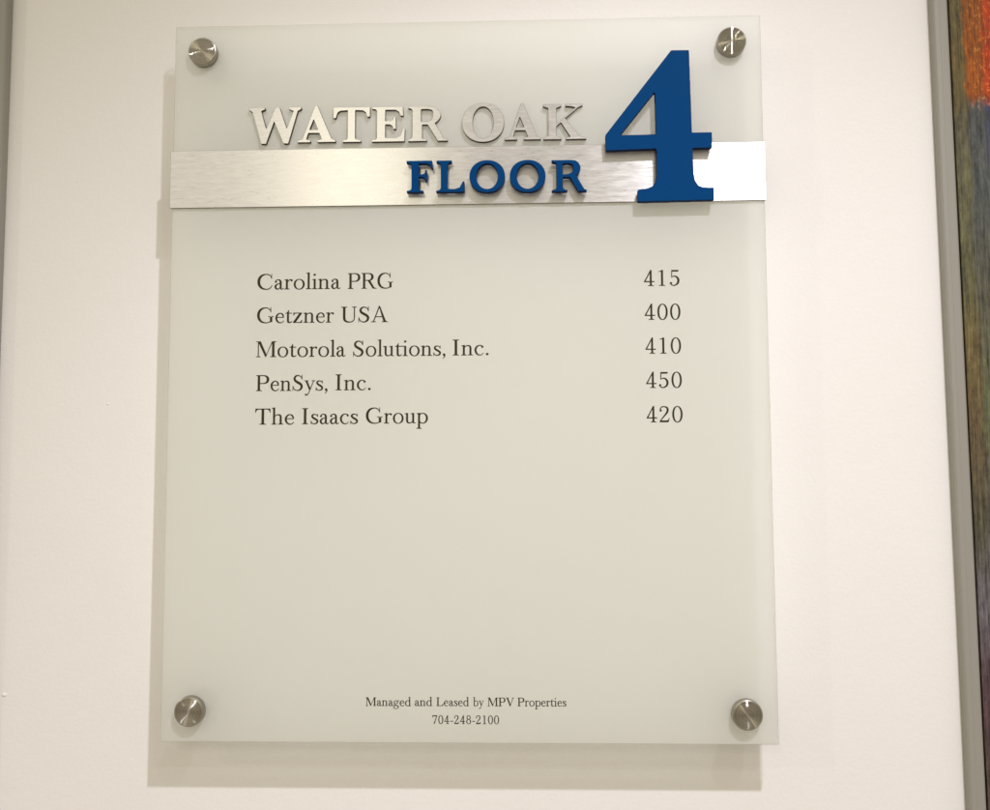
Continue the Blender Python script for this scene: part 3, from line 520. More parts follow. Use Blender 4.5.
  '5': (500, '202,-12 228,-11 248,-8 272,-1 298,9 322,22 346,37 362,50 379,66 390,80 400,98 409,116 417,140 423,164 428,192 431,218 430,240 427,264 421,284 411,308 398,330 381,352 360,375 338,395 318,408 300,415 276,421 250,423 226,421 202,418 184,413 170,406 148,392 143,392 143,410 154,580 158,584 164,585 372,585 382,586 388,590 391,596 402,644 402,654 400,657 396,659 130,660 122,658 116,652 114,628 107,354 109,344 112,341 116,339 132,340 142,345 179,366 198,373 216,373 233,372 251,368 265,362 278,356 287,348 298,334 310,318 322,297 332,273 338,255 341,238 342,212 336,166 330,137 320,115 306,94 285,72 259,52 237,40 214,34 188,35 161,40 150,45 143,52 130,66 127,72 136,88 140,98 142,110 140,122 137,130 131,140 124,146 116,151 108,155 98,156 90,156 80,154 66,146 54,132 50,122 48,110 50,100 53,90 72,64 110,21 128,6 146,-3 174,-10'),
  '7': (500, '173,-4 230,-4 238,-1 242,6 452,626 454,636 454,648 452,654 448,658 436,660 72,660 62,658 56,652 54,640 41,490 43,480 50,476 62,476 67,478 70,482 88,550 90,557 100,564 132,584 142,585 366,585 374,584 376,582 368,557 165,14 163,6 164,0 168,-3'),
  '8': (500, '236,-18 278,-16 314,-9 332,-2 352,7 368,17 382,29 397,42 408,56 427,88 434,106 440,128 445,166 444,192 440,222 431,252 419,276 404,298 386,319 368,333 339,350 337,352 338,356 366,377 380,392 395,416 406,442 413,472 415,506 411,540 404,564 395,584 381,606 366,622 348,638 328,650 304,659 282,664 258,667 234,666 206,662 184,655 162,644 142,630 126,614 110,592 99,572 90,544 85,510 86,480 92,448 103,420 118,396 134,378 162,356 163,352 161,350 136,335 118,321 101,304 86,284 73,262 64,238 58,212 55,184 55,164 58,140 66,106 72,90 80,74 90,60 102,44 116,30 132,18 146,8 164,-1 198,-12/238,20 217,26 195,36 175,52 158,74 146,98 136,126 132,158 131,186 134,215 142,244 154,270 170,291 189,310 209,322 232,328 256,330 280,326 301,316 323,300 340,279 354,252 364,224 368,192 369,164 366,135 356,103 344,77 328,55 307,38 286,26 262,20/240,371 221,376 205,384 188,399 176,415 166,435 158,459 154,484 153,508 156,536 162,558 172,578 184,596 198,610 216,622 234,628 254,629 274,626 292,618 308,605 322,588 334,568 342,545 346,516 347,492 344,464 338,442 328,420 314,402 299,388 282,378 260,372'),
  ' ': (250, ''),
 },
 'bold': {
  'W': (1005, '243.2,-28.5 324.5,-28.9 329.5,-27.9 333.2,-24.5 468.4,364.5 474.1,379.5 477.5,382.7 480.5,381 483.9,374.5 652.3,-24.5 656.5,-28.1 662.5,-29 738.5,-29 743.5,-28.3 746.4,-26.5 750.1,-18.5 915.9,577.5 918.5,582.4 922.5,585.9 973.5,614 979.6,618.5 981.5,622.5 982,628.5 981.9,651.5 980.1,657.5 976.5,659.5 970.5,660 760.5,660 752.5,659.5 748.5,657 747.1,651.5 747.1,626.5 747.9,621.5 749.8,618.5 756.5,614.8 828.5,586.3 832.7,583.5 834.1,578.5 722,271.5 719.5,266 716.5,263.3 713.5,264.9 710.4,271.5 576.6,654.5 573,658.5 567.5,659.9 512.5,660 505.5,658.3 502.5,655 499.4,648.5 339.5,272.7 335.5,265 332.5,263.3 329.5,266 326.5,274.5 236.4,584.5 237.5,588.9 241.5,592.1 296.5,615 302.5,618.6 304.5,622.5 305,627.5 304.9,651.5 303.1,657.5 299.5,659.5 291.5,660 11.5,660 5.5,659.5 2.5,658.1 0.5,654.7 0,649.5 0.1,621.5 1.9,614.5 7.5,609.8 63.5,575.7 67.5,572 69.9,567.5 235.4,-17.5 238.6,-25.5'),
  'A': (742, '5.3,0.5 241.5,0 247.5,0.5 250.5,1.9 252.8,7.5 253,28.5 252,34.5 249.5,37.5 182.5,56 178.5,58 176.5,61.5 177.8,69.5 207.7,167.5 211.5,172.6 220.5,174 403.5,174 409.5,173.4 413.5,170.9 418.7,160.5 450.8,82.5 457.2,66.5 458.1,61.5 456.5,58.3 452.5,56.2 387.5,39.9 381.5,37.5 379.5,35.5 378.2,31.5 378,9.5 379.2,3.5 382.5,0.8 391.5,0 708.5,0 715.5,0.8 718.8,3.5 720,9.5 719.9,30.5 719,34.5 716.6,37.5 710.5,40.1 653.5,56.6 648.5,59.3 644.9,64.5 382.7,677.5 379.3,684.5 376.2,687.5 369.5,689 335.5,688.7 330.5,686.7 327.5,682.1 98.9,62.5 95.5,58.6 90.5,56.5 9.5,37.5 3.5,35.2 1.1,32.5 0.3,29.5 0.1,8.5 1.5,3/237.5,237.5 234.5,239.1 233.5,241.3 235,248.5 301.5,417.2 305,423.5 308.5,424.4 312.5,419 330.7,376.5 385.1,248.5 386.8,240.5 384.5,238 378.5,237'),
  'T': (690, '171.3,0.5 493.5,0 499.5,0.5 503.1,2.5 504.8,7.5 504.9,26.5 504.1,30.5 501.5,33.8 495.5,35.7 429.5,46.7 423.5,50.2 405.5,65.6 402.1,69.5 400.5,73.5 400.5,593.5 403.5,597.8 410.5,598.9 532.5,591.8 540.5,589.7 583.2,559.5 589.1,553.5 613.1,478.5 616.4,472.5 619.5,470.7 623.5,470.1 660.5,470.5 663.5,471.9 665.5,475.5 666.9,496.5 670,642.5 669.7,653.5 667.5,658.1 664.5,659.5 657.5,660 13.5,660 5.5,659.5 1.9,657.5 0.5,654.5 0,648.5 0,464.5 1.2,457.5 5.5,454.5 40.5,454.1 44.5,454.6 47.7,456.5 50.6,462.5 72.4,546.5 75,553.5 80.9,559.5 122.5,589.1 131.5,591.8 251.5,598.9 258.5,597.8 261.5,593.5 261.7,74.5 260,69.5 256.8,65.5 241.5,51.3 234.5,46.8 174.5,35.9 168.8,33.5 166.2,27.5 166.2,7.5 167.5,3'),
  'E': (625, '5.3,0.5 582.5,0 590.2,0.5 593.9,2.5 595.9,9.5 604.9,230.5 604.2,243.5 602.5,246.1 599.5,247.5 571.5,247.8 567,246.5 564,243.5 516.9,107.5 513.5,101.7 507.5,97.9 440.5,69.5 430.5,67.1 254.5,74.2 248.4,76.5 246.6,79.5 246.1,83.5 246,313.5 246.5,319.5 248.5,323.1 254.5,324.6 316.5,321.9 330.5,320.6 336.5,318.2 366.5,297.4 372.8,291.5 375.5,285.1 387.9,242.5 389.5,239.4 392.5,237 399.5,236 434.5,236.5 437.5,237.9 439.2,240.5 440,249.5 440,452.5 438.8,460.5 436.5,462.8 431.5,463.9 405.5,463.9 399.5,462.5 396,457.5 385.5,417.5 382.5,411.1 376.5,407.1 339.5,392.2 333.3,390.5 325.5,390 256.5,390 249,391.5 246.8,394.5 246,401.5 246,587.5 247.2,595.5 249.5,597.8 253.5,598.8 280.5,599 423.5,595.9 434.5,594.1 483.5,563.5 489.6,558.5 492.9,552.5 516.1,491.5 519.5,486.3 522.5,484.7 527.5,484 569.5,484.5 573.8,487.5 574.8,493.5 565.9,649.5 564.7,655.5 562.5,658.3 558.5,659.7 552.5,660 13.5,660 5.5,659.5 1.9,657.5 0.2,652.5 0,634.5 0.8,629.5 2.7,626.5 8.5,623.9 59.5,613 66.5,610.5 88.4,587.5 90.5,582.5 91,575.5 90.7,74.5 89.6,70.5 86.5,66.1 70.9,50.5 65.5,46.8 9.5,36 2.9,33.5 0.2,27.5 0.2,7.5 1.5,3'),
  'R': (742, '5.3,0.5 331.5,0 337.5,0.5 341.1,2.5 342.8,7.5 342.9,26.5 341.8,31.5 339.5,33.9 333.5,35.9 269.5,46.5 261.5,50.4 258.5,55.5 258.1,302.5 258.8,306.5 261,309.5 269.5,311 286.5,310 351.5,310.3 355.5,309.3 358.5,306.7 535.2,9.5 541.5,1.7 550.5,0 710.5,0 717.5,0.5 721.1,2.5 722.8,7.5 722.9,22.5 721.8,27.5 719.5,30.1 713.5,32.3 657.5,45.3 652.8,47.5 649.5,51.2 491.9,333.5 491.6,337.5 493.5,340.6 515.5,356.1 532.5,370.2 551.5,389.2 563.5,404 574.5,420.5 583.1,437.5 589.1,453.5 593.2,471.5 595,489.5 593.4,507.5 589.9,523.5 583,542.5 573.4,560.5 563.7,574.5 553.5,586.9 534.5,605.7 520.5,617.1 504.5,628.2 487.5,637.7 470.5,645.2 457.5,649.3 436.5,654.2 393.5,659.7 360.5,662 277.5,662 217.5,660 10.5,660 5.3,659.5 1.9,657.5 0.2,652.5 0,632.5 0.7,626.5 2.5,623.6 7.5,621.4 41.5,616.5 48.5,614.2 58.5,605 74.4,587.5 76.5,582.5 77,575.5 76.8,75.5 75.5,71.1 72.5,67.2 48.5,47.3 7.6,39.5 2.5,37.2 0.2,31.5 0.2,7.5 1.5,3/262.5,364.4 253.5,366.6 242.5,367.8 239.5,370 238.2,374.5 238,587.5 238.5,593.5 239.9,596.5 243.5,598.5 253.5,599.4 265.5,601.9 324.5,603 352.5,601.7 375.5,598.9 399.5,593.7 417.5,587.6 431.5,579.4 443.5,566.9 450.1,552.5 454.7,524.5 454.9,493.5 451.5,466.5 445.2,440.5 437.2,421.5 425.5,404.5 416.3,394.5 403.7,385.5 387.5,378.1 368.5,372.4 346.5,368.6 322.5,366.3'),
  'O': (824, '381,-31.5 418.5,-31.9 463.5,-28.7 501.5,-22.8 535.5,-14.7 564.5,-5.6 601.5,9.8 639.3,30.5 666.5,49.1 698.5,76.1 718.8,97.5 740.5,124.8 759,153.5 774.5,184.5 786.8,216.5 795.8,249.5 801.7,283.5 804.9,326.5 803.8,366.5 799.9,400.5 792.4,436.5 781.8,469.5 764.7,507.5 747.6,536.5 728.6,562.5 712.5,581 680.5,611.4 650.5,633.9 618.5,653.2 585.5,669 550.5,681.9 509.5,692.8 468.5,699.7 430.5,702.9 373.5,702.9 335.5,699.5 299.5,693.6 259.5,683.5 225.5,671.5 185.5,652.7 158.5,636.7 128.5,614.8 101.5,591 78.5,565.4 56.4,535.5 36.8,501.5 21.1,464.5 10.1,427.5 3.3,390.5 0.1,351.5 0.1,319.5 1.2,301.5 6.5,261.5 15.2,225.5 28.4,188.5 43.5,157.6 65.2,123.5 91.2,91.5 120.5,63.3 147.3,42.5 183.5,19.9 222.5,1.3 259.5,-11.9 295.5,-21.2 339.5,-28.4/386.5,38.5 366.5,42 347.5,48.2 327.5,57.9 310.5,68.9 292.5,84.1 276.3,101.5 261,121.5 248.1,142.5 237.9,162.5 226.1,191.5 218.7,214.5 211.8,242.5 206.5,274.5 203.2,309.5 203.1,360.5 205.5,388.5 209.5,416.5 215.1,443.5 223.4,472.5 232.4,496.5 242.5,518.4 255.4,541.5 268.5,560.3 287.5,582.5 300.5,594.7 317.3,607.5 334.5,617.6 352.5,625.3 370.5,630.5 392.5,633.7 408.5,633.9 429.5,631.5 450.5,626 470,617.5 487.5,607.3 506.5,592.7 522.9,576.5 538.5,557.3 551.5,538 564.7,513.5 574.8,490.5 582.9,467.5 590.6,439.5 595.8,413.5 599.7,384.5 601.9,354.5 601.9,316.5 599.7,286.5 595.9,258.5 590.9,233.5 583,204.5 572.6,175.5 559.7,148.5 548.9,129.5 535,109.5 517.5,89.1 501.5,74.6 482.5,61.1 464.5,51.3 446.5,44.4 427.5,39.8 412.5,38.1'),
  'K': (845, '14.3,0.5 343.5,0 350.5,0.5 353.5,1.9 355.8,7.5 356,26.5 355.3,31.5 352.6,35.5 267.3,72.5 262.5,76.5 261,83.5 261,239.5 261.8,247.5 267.5,254.6 335.5,309 342.5,314.2 346.5,315.2 349.5,314 353.2,309.5 520,51.5 519.7,47.5 515.5,44.8 444.5,31 437.5,28.6 434.9,25.5 434,19.5 434.3,6.5 437,1.5 446.5,0 811.5,0 818.5,0.3 822.5,1.9 824.7,6.5 824.9,20.5 824.1,25.5 821.5,28.6 815.5,30.8 738.5,46.8 682.8,81.5 673.5,88.5 437.5,378.9 430,388.5 428.6,392.5 429.9,396.5 433.9,400.5 677.5,599.7 685.5,603.9 757.6,630.5 759.9,633.5 760.9,638.5 760.8,658.5 759.1,663.5 755.5,665.5 748.5,666 446.5,666 437,664.5 435.2,662.5 434.2,658.5 434,634.5 435.2,628.5 438.5,625.7 535.5,619.3 611.5,601.7 615.8,599.5 616.5,595.5 608.8,587.5 274.5,301.4 268.5,296.7 264.5,295.4 261.6,298.5 261,305.5 261.5,586.5 263.7,590.5 268.5,593.4 352.5,624.8 354.8,627.5 355.9,632.5 355.9,657.5 354.5,663 350.5,665.5 343.5,666 20.5,666 14.5,665.5 11.5,664.1 9.2,658.5 9,636.5 9.5,629.5 11.7,625.5 19.5,621.5 101.1,592.5 105.7,588.5 107,579.5 106.7,74.5 104.5,69.8 99.5,66.8 20.5,38.9 12.5,35.2 9.3,29.5 9.1,8.5 10.5,3'),
  'o': (719, '330,-13.5 363.5,-13.9 397.5,-11.5 433.5,-6 467.5,2.5 496.5,12.6 526.5,26.3 555.5,43.4 579.5,60.8 601.5,80 626.7,107.5 647.7,136.5 661.2,159.5 673.8,186.5 684.5,216.5 692.5,248.5 697.6,282.5 700,320.5 698.8,353.5 694.5,390.5 687.1,424.5 677.8,453.5 662.7,487.5 645.9,516.5 629.5,539.1 611.5,560 583,586.5 556.5,606 528.9,622.5 500.5,635.8 464.5,648.5 433.5,656.2 396.5,661.7 365.5,663.9 331.5,663.8 286.5,659.7 251.5,652.9 220.5,644 189.5,631.6 161.5,617.4 128.1,595.5 106.2,577.5 81.3,552.5 58.5,523.5 42.3,497.5 27.5,467.5 16.1,436.5 8.4,407.5 2.1,368.5 0,338.5 1.2,291.5 5.1,259.5 12.3,226.5 23.1,193.5 36.3,163.5 55.5,130.9 77.1,102.5 103.5,75.1 124.5,57.4 155.5,36.2 187.5,19.4 215.5,8 253.5,-3.3 292.5,-10.4/348.5,57.5 324.5,59.2 303.5,63.4 282.5,70.4 263.5,79.3 243.5,91.7 226.3,105.5 209.2,122.5 195.4,139.5 181.8,159.5 170.8,179.5 160.7,202.5 152.2,227.5 146.4,250.5 141.3,280.5 139.1,306.5 139,338.5 140.5,361.5 144.5,389.5 149.9,414.5 157.4,438.5 167.5,463.5 175.4,479.5 188.8,501.5 203.1,520.5 223,541.5 235.5,552.3 254.5,565.5 273.5,575.7 290.5,582.7 311.5,588.5 329.5,591.5 350.5,592.9 376.5,590.7 395.5,586.9 414.5,580.8 434.5,571.7 455.5,558.7 474.5,543.6 488.5,529.8 502.1,513.5 513.5,497.4 525.7,476.5 537,452.5 546.5,425.5 553.7,397.5 557.7,374.5 560.9,338.5 561,317.5 559.6,293.5 555.9,264.5 550.6,239.5 543.7,215.5 536.1,195.5 524.7,171.5 512.7,151.5 497.5,130.7 483.5,115 467.5,100.5 447.5,86 429.5,75.8 409.5,67.5 392.5,62.5 369.5,58.5'),
  'r': (705, '5.3,0.5 296.5,0 303.5,0.5 306.5,1.9 308.5,5.5 309,13.5 308.6,24.5 306.5,28.9 300.5,31.8 253.5,43.6 246.5,46.4 237.4,57.5 222.1,79.5 219,85.5 218,95.5 218.3,289.5 220.5,294.1 225.5,295.8 301.5,297.1 348.5,300.2 354.2,298.5 358.2,293.5 514.9,11.5 520.9,2.5 525.5,0.4 534.5,0 675.5,0 680.7,0.5 684.1,2.5 685.8,7.5 686,20.5 685.5,25.5 683.5,29.3 678.5,32.3 646.5,43.4 640.7,46.5 635.5,52.8 616.5,82 484.1,331.5 483.8,335.5 485.2,338.5 502.5,353.1 517.7,368.5 531.3,385.5 544.6,406.5 554.5,426.5 561.2,444.5 566.5,466.5 568.9,486.5 567.8,508.5 564.8,525.5 558.6,545.5 552.7,559.5 543.2,577.5 529.5,597.3 518.5,610 500.5,626.8 479.5,641.1 458.5,650 432.5,656.1 402.5,658.8 371.5,659.1 334.5,661 264.5,661 243.5,660 10.5,660 5.3,659.5 1.9,657.5 0.1,651.5 0,630.5 0.7,624.5 2.5,621.5 8.5,619 63.5,609.7 70.5,607.6 75.5,603.5 92.4,583.5 94.5,578.5 95,570.5 94.6,87.5 89.8,76.5 74.7,51.5 70.2,46.5 63.5,43.9 8.5,31.6 2.5,28.8 0.2,23.5 0.2,7.5 1.5,3/223.5,357.4 219,360.5 218,367.5 218,569.5 218.5,575.5 219.9,578.5 225.5,580.8 248.5,581.4 251.5,582.7 256.8,587.5 261.5,588.9 291.5,590 321.5,588.6 345.5,585.4 374.5,577.9 394.5,569.7 407.5,561.4 411.5,556.8 414.2,551.5 419.2,532.5 421.9,507.5 421.9,476.5 419.4,451.5 414.9,430.5 409.6,417.5 400.5,405.6 387.5,394.2 370.5,383.4 352.5,375 333.5,368.3 318.5,364.9 298.5,362.1'),
  'F': (563, '11.3,0.5 341.5,0 347.5,0.5 351.1,2.5 352.8,7.5 352.9,22.5 352.2,27.5 350.1,30.5 344.5,32.9 294.5,43.9 287.5,46.3 282.5,50.5 262.4,74.5 255.9,84.5 255,94.5 255.3,315.5 257.5,319.9 262.5,321.3 322.5,319.9 334.5,316.7 363.5,303.6 369,299.5 372.5,293.2 391.3,246.5 394.5,241.5 398.4,239.5 403.5,239 419.5,239.1 424.5,240.8 426.9,246.5 427,269.5 421.6,458.5 419.5,464.3 415.5,466.6 397.5,466.9 391.5,464.6 388.8,458.5 381.2,413.5 379.1,406.5 373.2,400.5 341.5,380.1 335.5,378.3 327.5,378 264.5,378 257.5,379.9 255.5,383.5 255,389.5 255.5,596.5 258.5,600.8 264.5,601.9 421.5,597.9 429.5,596.5 474.5,575.2 482.3,570.5 486.4,564.5 517.5,498 523.5,494.4 540.3,494.5 544.2,497.5 544.9,505.5 532.7,648.5 531.5,658.3 529.5,661.9 525.5,663.7 519.5,664 13.5,664 5.5,663.5 1.9,661.5 0.1,655.5 0,632.5 0.7,626.5 2.6,623.5 8.5,620.8 74.5,605.3 100.5,583.6 103.3,578.5 104,571.5 103.7,86.5 99.3,76.5 82.6,51.5 77.5,46.4 70.5,44 14.5,32.7 8.5,30 6.2,24.5 6.2,7.5 7.5,3'),
  'L': (611, '5.3,0.5 574.5,0 582.5,0.8 585.8,3.5 587,9.5 587,37.5 583.9,202.5 582.4,218.5 580.5,221.4 578.5,222.3 573.5,222.3 555.5,218.8 551.5,217.1 548.5,214.1 491.2,100.5 488,95.5 483.5,92.4 381.5,62.3 243.5,66.1 238.5,67.2 235.8,70.5 235,79.5 235.3,574.5 239.2,583.5 251.5,600.7 256.5,605.6 317.5,624.4 323.5,627.5 325.8,633.5 326,654.5 325.2,659.5 322.5,662.8 313.5,664 17.5,664 10.5,663.2 7.2,660.5 6.1,655.5 6.1,634.5 6.7,630.5 8.5,627.4 14.5,624 68.5,605.2 93.5,584.4 96.5,580.5 97.7,576.5 98,89.5 97.5,81.5 94.9,75.5 77.1,51.5 71.8,46.5 64.5,44 8.5,32.7 2.5,30 0.2,24.5 0.2,7.5 1.5,3'),
  '4': (494, '140.4,0.5 181.5,0 189.5,1 276.5,1 283.5,2 370.5,2 377.5,3 464.5,3 471.5,4.1 473.6,5.5 473.5,55.6 470.5,57 427.5,58.2 406.5,66.5 391.8,87.5 386.2,117.5 383.5,227.5 386.5,229 468.6,229.5 470,233.5 470,292.5 469.5,295.6 466.5,297 385.5,297 383.4,297.5 382.1,299.5 380,460.5 379,467.5 379,521.5 378,528.5 378,582.5 377,589.5 377,643.5 375.9,657.5 374.5,659.6 300.5,660 295.8,658.5 0.5,292.4 0,281.5 1,274.5 2,227.5 3.5,224.4 99.5,226 106.5,227 146.5,227 153.5,228 192.5,228 199.5,229 220.5,229 223.6,227.5 225,212.5 225,128.5 225.8,121.5 219.6,87.5 205.5,67.3 201.8,64.5 178.5,56.1 143.5,52.8 140.1,51.5 139,48.5 139,4.5/68.5,290.5 67.9,292.5 69.1,294.5 216.1,471.5 219.5,474.9 221.5,474.9 222,440.5 223,433.5 223,362.5 224,355.5 223.5,293.4 220.5,292 193.5,292 186.5,291'),
 },
 'small': {
  ' ': (250, ''),
  '#': (544, '177,-16 218,-14 254,0 270,12 286,28 300,48 304,60 302,68 296,75 290,79 282,80 240,52 225,46 208,45 189,52 178,70 173,100 173,370 175,380 182,384 374,384 382,383 385,380 386,56 382,47 374,40 338,30 330,26 325,12 330,-3 336,-7 348,-9 520,-9 534,-3 538,4 539,12 537,22 532,28 488,40 478,46 474,55 474,404 470,422 462,429 448,432 178,433 174,436 173,442 172,538 166,550 154,553 144,551 138,544 116,492 92,457 59,430 18,410 13,404 12,398 15,390 24,385 76,384 84,380 85,84 89,52 100,24 118,3 144,-10/426,552 446,556 464,567 476,584 481,604 477,624 466,642 450,653 430,658 410,654 392,643 380,626 375,606 379,586 390,568 406,557'),
  '-': (314, '49,172 274,172 282,176 287,184 288,218 282,230 268,234 46,233 38,230 33,222 31,194 36,178'),
  '0': (500, '239,-22 282,-19 322,-4 361,24 393,62 420,112 440,170 453,234 459,306 457,382 447,452 430,512 406,566 375,610 358,628 338,644 318,656 296,665 254,672 210,667 170,650 136,622 104,582 78,534 59,476 47,416 41,344 43,270 52,204 69,140 91,90 121,44 156,10 176,-3 196,-12 216,-18/246,26 221,34 200,53 178,82 160,122 146,167 136,218 130,276 129,340 132,399 140,450 150,498 166,541 184,576 204,603 227,618 250,624 275,618 298,600 320,571 338,531 354,483 364,432 370,374 371,310 368,251 360,195 348,146 332,105 314,69 292,44 268,30'),
  '1': (500, '139,-8 362,-9 376,-5 383,6 382,20 376,28 316,40 304,48 300,57 299,646 296,660 286,668 232,669 218,667 209,660 205,638 201,634 176,628 124,620 116,615 112,606 113,592 122,583 198,581 204,578 206,570 206,58 201,48 189,40 136,31 127,26 122,16 123,2 128,-5'),
  '2': (500, '64,-8 386,-9 400,-6 409,4 446,158 444,170 436,177 422,178 411,172 378,100 370,92 350,83 148,81 138,82 135,84 152,108 242,216 350,336 382,386 404,434 413,466 418,498 417,530 411,562 399,592 384,616 364,635 340,649 302,661 242,669 202,671 168,666 138,654 112,634 87,608 69,578 62,554 57,514 49,490 48,474 52,460 60,446 72,437 86,431 104,430 120,434 134,444 143,458 148,476 146,494 137,512 116,530 116,548 124,566 140,587 158,602 177,612 202,617 234,615 268,604 296,590 310,578 318,565 324,542 327,516 324,484 314,451 300,416 282,379 244,324 97,122 51,54 47,40 48,4 54,-5'),
  '4': (500, '209,-8 408,-9 422,-4 428,6 427,20 420,28 368,40 358,47 354,56 354,138 356,148 364,151 448,153 457,162 459,186 456,200 446,208 362,209 358,211 354,215 354,656 350,672 338,678 302,678 294,675 289,670 128,351 56,226 43,198 36,170 38,157 52,151 252,151 264,148 266,138 265,52 260,45 249,40 206,31 196,25 192,16 193,2 198,-5/128,209 122,214 126,223 254,479 264,493 266,472 264,213 254,209'),
  '7': (500, '175,-8 230,-8 240,-3 247,8 455,622 458,648 454,657 448,662 430,664 74,664 60,661 52,652 37,492 40,478 50,472 64,473 74,482 94,554 132,580 358,581 366,580 369,576 162,18 160,8 161,0 166,-6'),
  '8': (500, '234,-22 278,-20 318,-12 354,4 386,26 411,54 431,88 444,126 449,166 448,194 444,224 436,250 425,274 411,296 394,316 346,354 372,378 388,396 402,420 412,448 418,478 419,508 415,540 407,568 397,590 383,610 368,627 348,642 328,654 306,663 258,671 232,670 206,666 180,658 158,647 138,632 122,616 107,596 95,574 86,544 81,512 82,482 87,450 97,422 111,398 128,378 154,354 108,319 79,282 67,258 59,234 51,184 53,142 62,106 77,72 99,42 128,15 162,-4 196,-16/242,24 218,29 199,38 180,54 164,74 150,97 142,123 136,150 135,184 138,214 146,240 158,267 172,287 190,304 209,316 230,324 254,326 279,322 299,312 319,298 336,278 350,253 358,227 364,200 365,166 362,136 354,107 342,82 326,61 307,42 287,32 266,25/244,375 225,380 209,388 194,400 180,416 170,434 162,457 158,482 157,506 160,530 166,553 174,574 186,592 202,608 218,617 236,623 252,625 272,622 288,614 304,602 318,586 330,566 338,543 342,518 343,494 340,466 334,444 324,424 312,406 297,392 280,382 262,376'),
  'L': (579, '41,-8 530,-9 546,-6 554,6 579,178 576,192 564,198 552,197 544,190 520,134 492,94 463,70 432,52 404,44 386,41 210,41 204,42 200,46 199,602 204,612 214,619 232,624 264,629 273,634 278,644 278,654 274,662 266,667 46,669 32,666 25,658 24,644 30,634 38,629 64,624 80,618 88,610 91,598 91,58 88,48 78,40 36,30 28,24 24,14 25,2 30,-5'),
  'M': (832, '35,-8 196,-9 208,-5 214,6 213,20 206,28 154,40 144,47 139,56 139,510 141,534 144,532 152,516 378,10 388,-4 402,-8 416,-4 425,8 634,523 644,541 646,518 646,56 642,48 632,40 582,27 575,18 576,4 584,-6 598,-9 802,-9 812,-8 820,-4 824,2 825,12 824,20 820,26 810,31 768,40 758,48 754,58 754,594 756,608 764,618 783,624 814,630 821,634 826,648 822,662 816,667 804,669 666,669 652,667 642,660 440,146 432,136 426,147 213,660 204,667 190,669 42,669 26,664 21,658 20,648 21,640 26,633 38,629 84,628 88,624 89,616 89,58 86,48 77,42 60,36 30,30 22,24 18,14 19,2 24,-5'),
  'P': (584, '41,-8 254,-9 266,-7 273,-2 276,14 270,27 260,31 217,40 205,46 200,54 200,284 208,289 350,289 416,297 448,306 480,320 504,336 526,356 547,386 561,422 568,462 567,504 560,540 546,572 524,602 498,626 470,642 438,655 406,663 370,668 48,669 34,667 27,662 24,648 29,634 36,630 64,624 80,618 88,610 91,598 91,58 88,48 78,40 36,30 28,24 24,14 25,2 30,-5/206,339 200,343 199,352 199,606 201,616 212,619 306,619 338,616 379,606 411,588 428,571 440,551 448,524 453,494 452,465 448,431 438,406 424,383 410,370 394,358 373,350 350,344 308,339'),
  'V': (654, '326,-20 346,-18 357,-4 576,622 580,626 586,629 642,629 656,632 662,640 663,650 661,660 654,667 638,669 494,669 482,667 474,660 472,644 478,634 488,630 518,628 522,626 522,620 368,162 360,149 354,162 194,620 196,628 220,630 229,636 233,648 230,662 222,667 212,669 22,669 8,667 -1,660 -3,644 0,636 6,632 16,629 60,629 66,626 70,622 305,-2 313,-16'),
  'a': (392, '143,-18 168,-16 194,-6 218,10 242,34 246,31 262,7 282,-7 308,-14 340,-12 362,-4 378,8 392,26 403,48 402,56 399,62 394,66 386,67 376,63 355,44 342,37 330,36 322,44 318,70 319,286 316,322 300,366 279,400 254,421 222,432 194,435 160,432 130,425 106,415 92,405 80,392 49,350 42,332 43,312 53,294 70,282 90,279 102,281 114,286 129,304 134,316 134,330 124,360 128,367 141,374 168,382 194,376 212,364 224,340 230,308 230,288 227,280 130,246 92,226 71,206 55,186 43,164 35,140 32,114 36,86 46,56 61,30 78,11 96,-3 120,-13/164,44 153,48 141,54 134,63 128,75 120,112 126,144 138,171 160,192 200,220 226,231 230,220 229,92 214,71 198,54 181,46'),
  'b': (499, '242,-20 296,-18 322,-12 346,-4 368,8 390,23 425,58 440,80 452,104 467,154 472,214 466,268 451,314 426,356 392,391 354,416 312,431 262,437 216,433 190,427 164,417 158,418 156,704 152,712 142,715 114,710 84,708 64,697 18,689 10,682 8,674 10,664 16,658 46,653 58,647 66,639 69,626 70,-4 78,-15 90,-17 100,-12 119,8 136,11 194,-12/250,27 224,34 198,48 174,72 159,100 157,306 160,319 168,334 180,351 197,366 227,384 260,389 286,384 310,374 332,355 350,332 364,303 374,272 380,237 382,198 378,164 370,130 358,98 342,72 321,50 299,36 274,29'),
  'd': (484, '229,-20 282,-18 336,-4 358,-9 472,-9 484,-5 491,4 490,18 484,26 436,37 427,42 424,50 424,692 421,708 412,715 404,715 380,710 350,708 330,697 286,690 280,686 276,678 276,668 281,660 322,650 330,642 335,632 334,423 330,422 276,435 234,437 188,430 148,415 110,390 78,358 54,318 39,276 31,222 34,166 46,118 68,72 100,34 138,6 180,-12/238,27 214,32 190,44 170,63 152,85 138,113 128,144 122,179 121,218 124,252 132,286 144,316 160,341 178,362 199,376 224,386 248,389 273,384 297,374 320,353 335,332 336,94 334,82 329,72 300,44 270,30'),
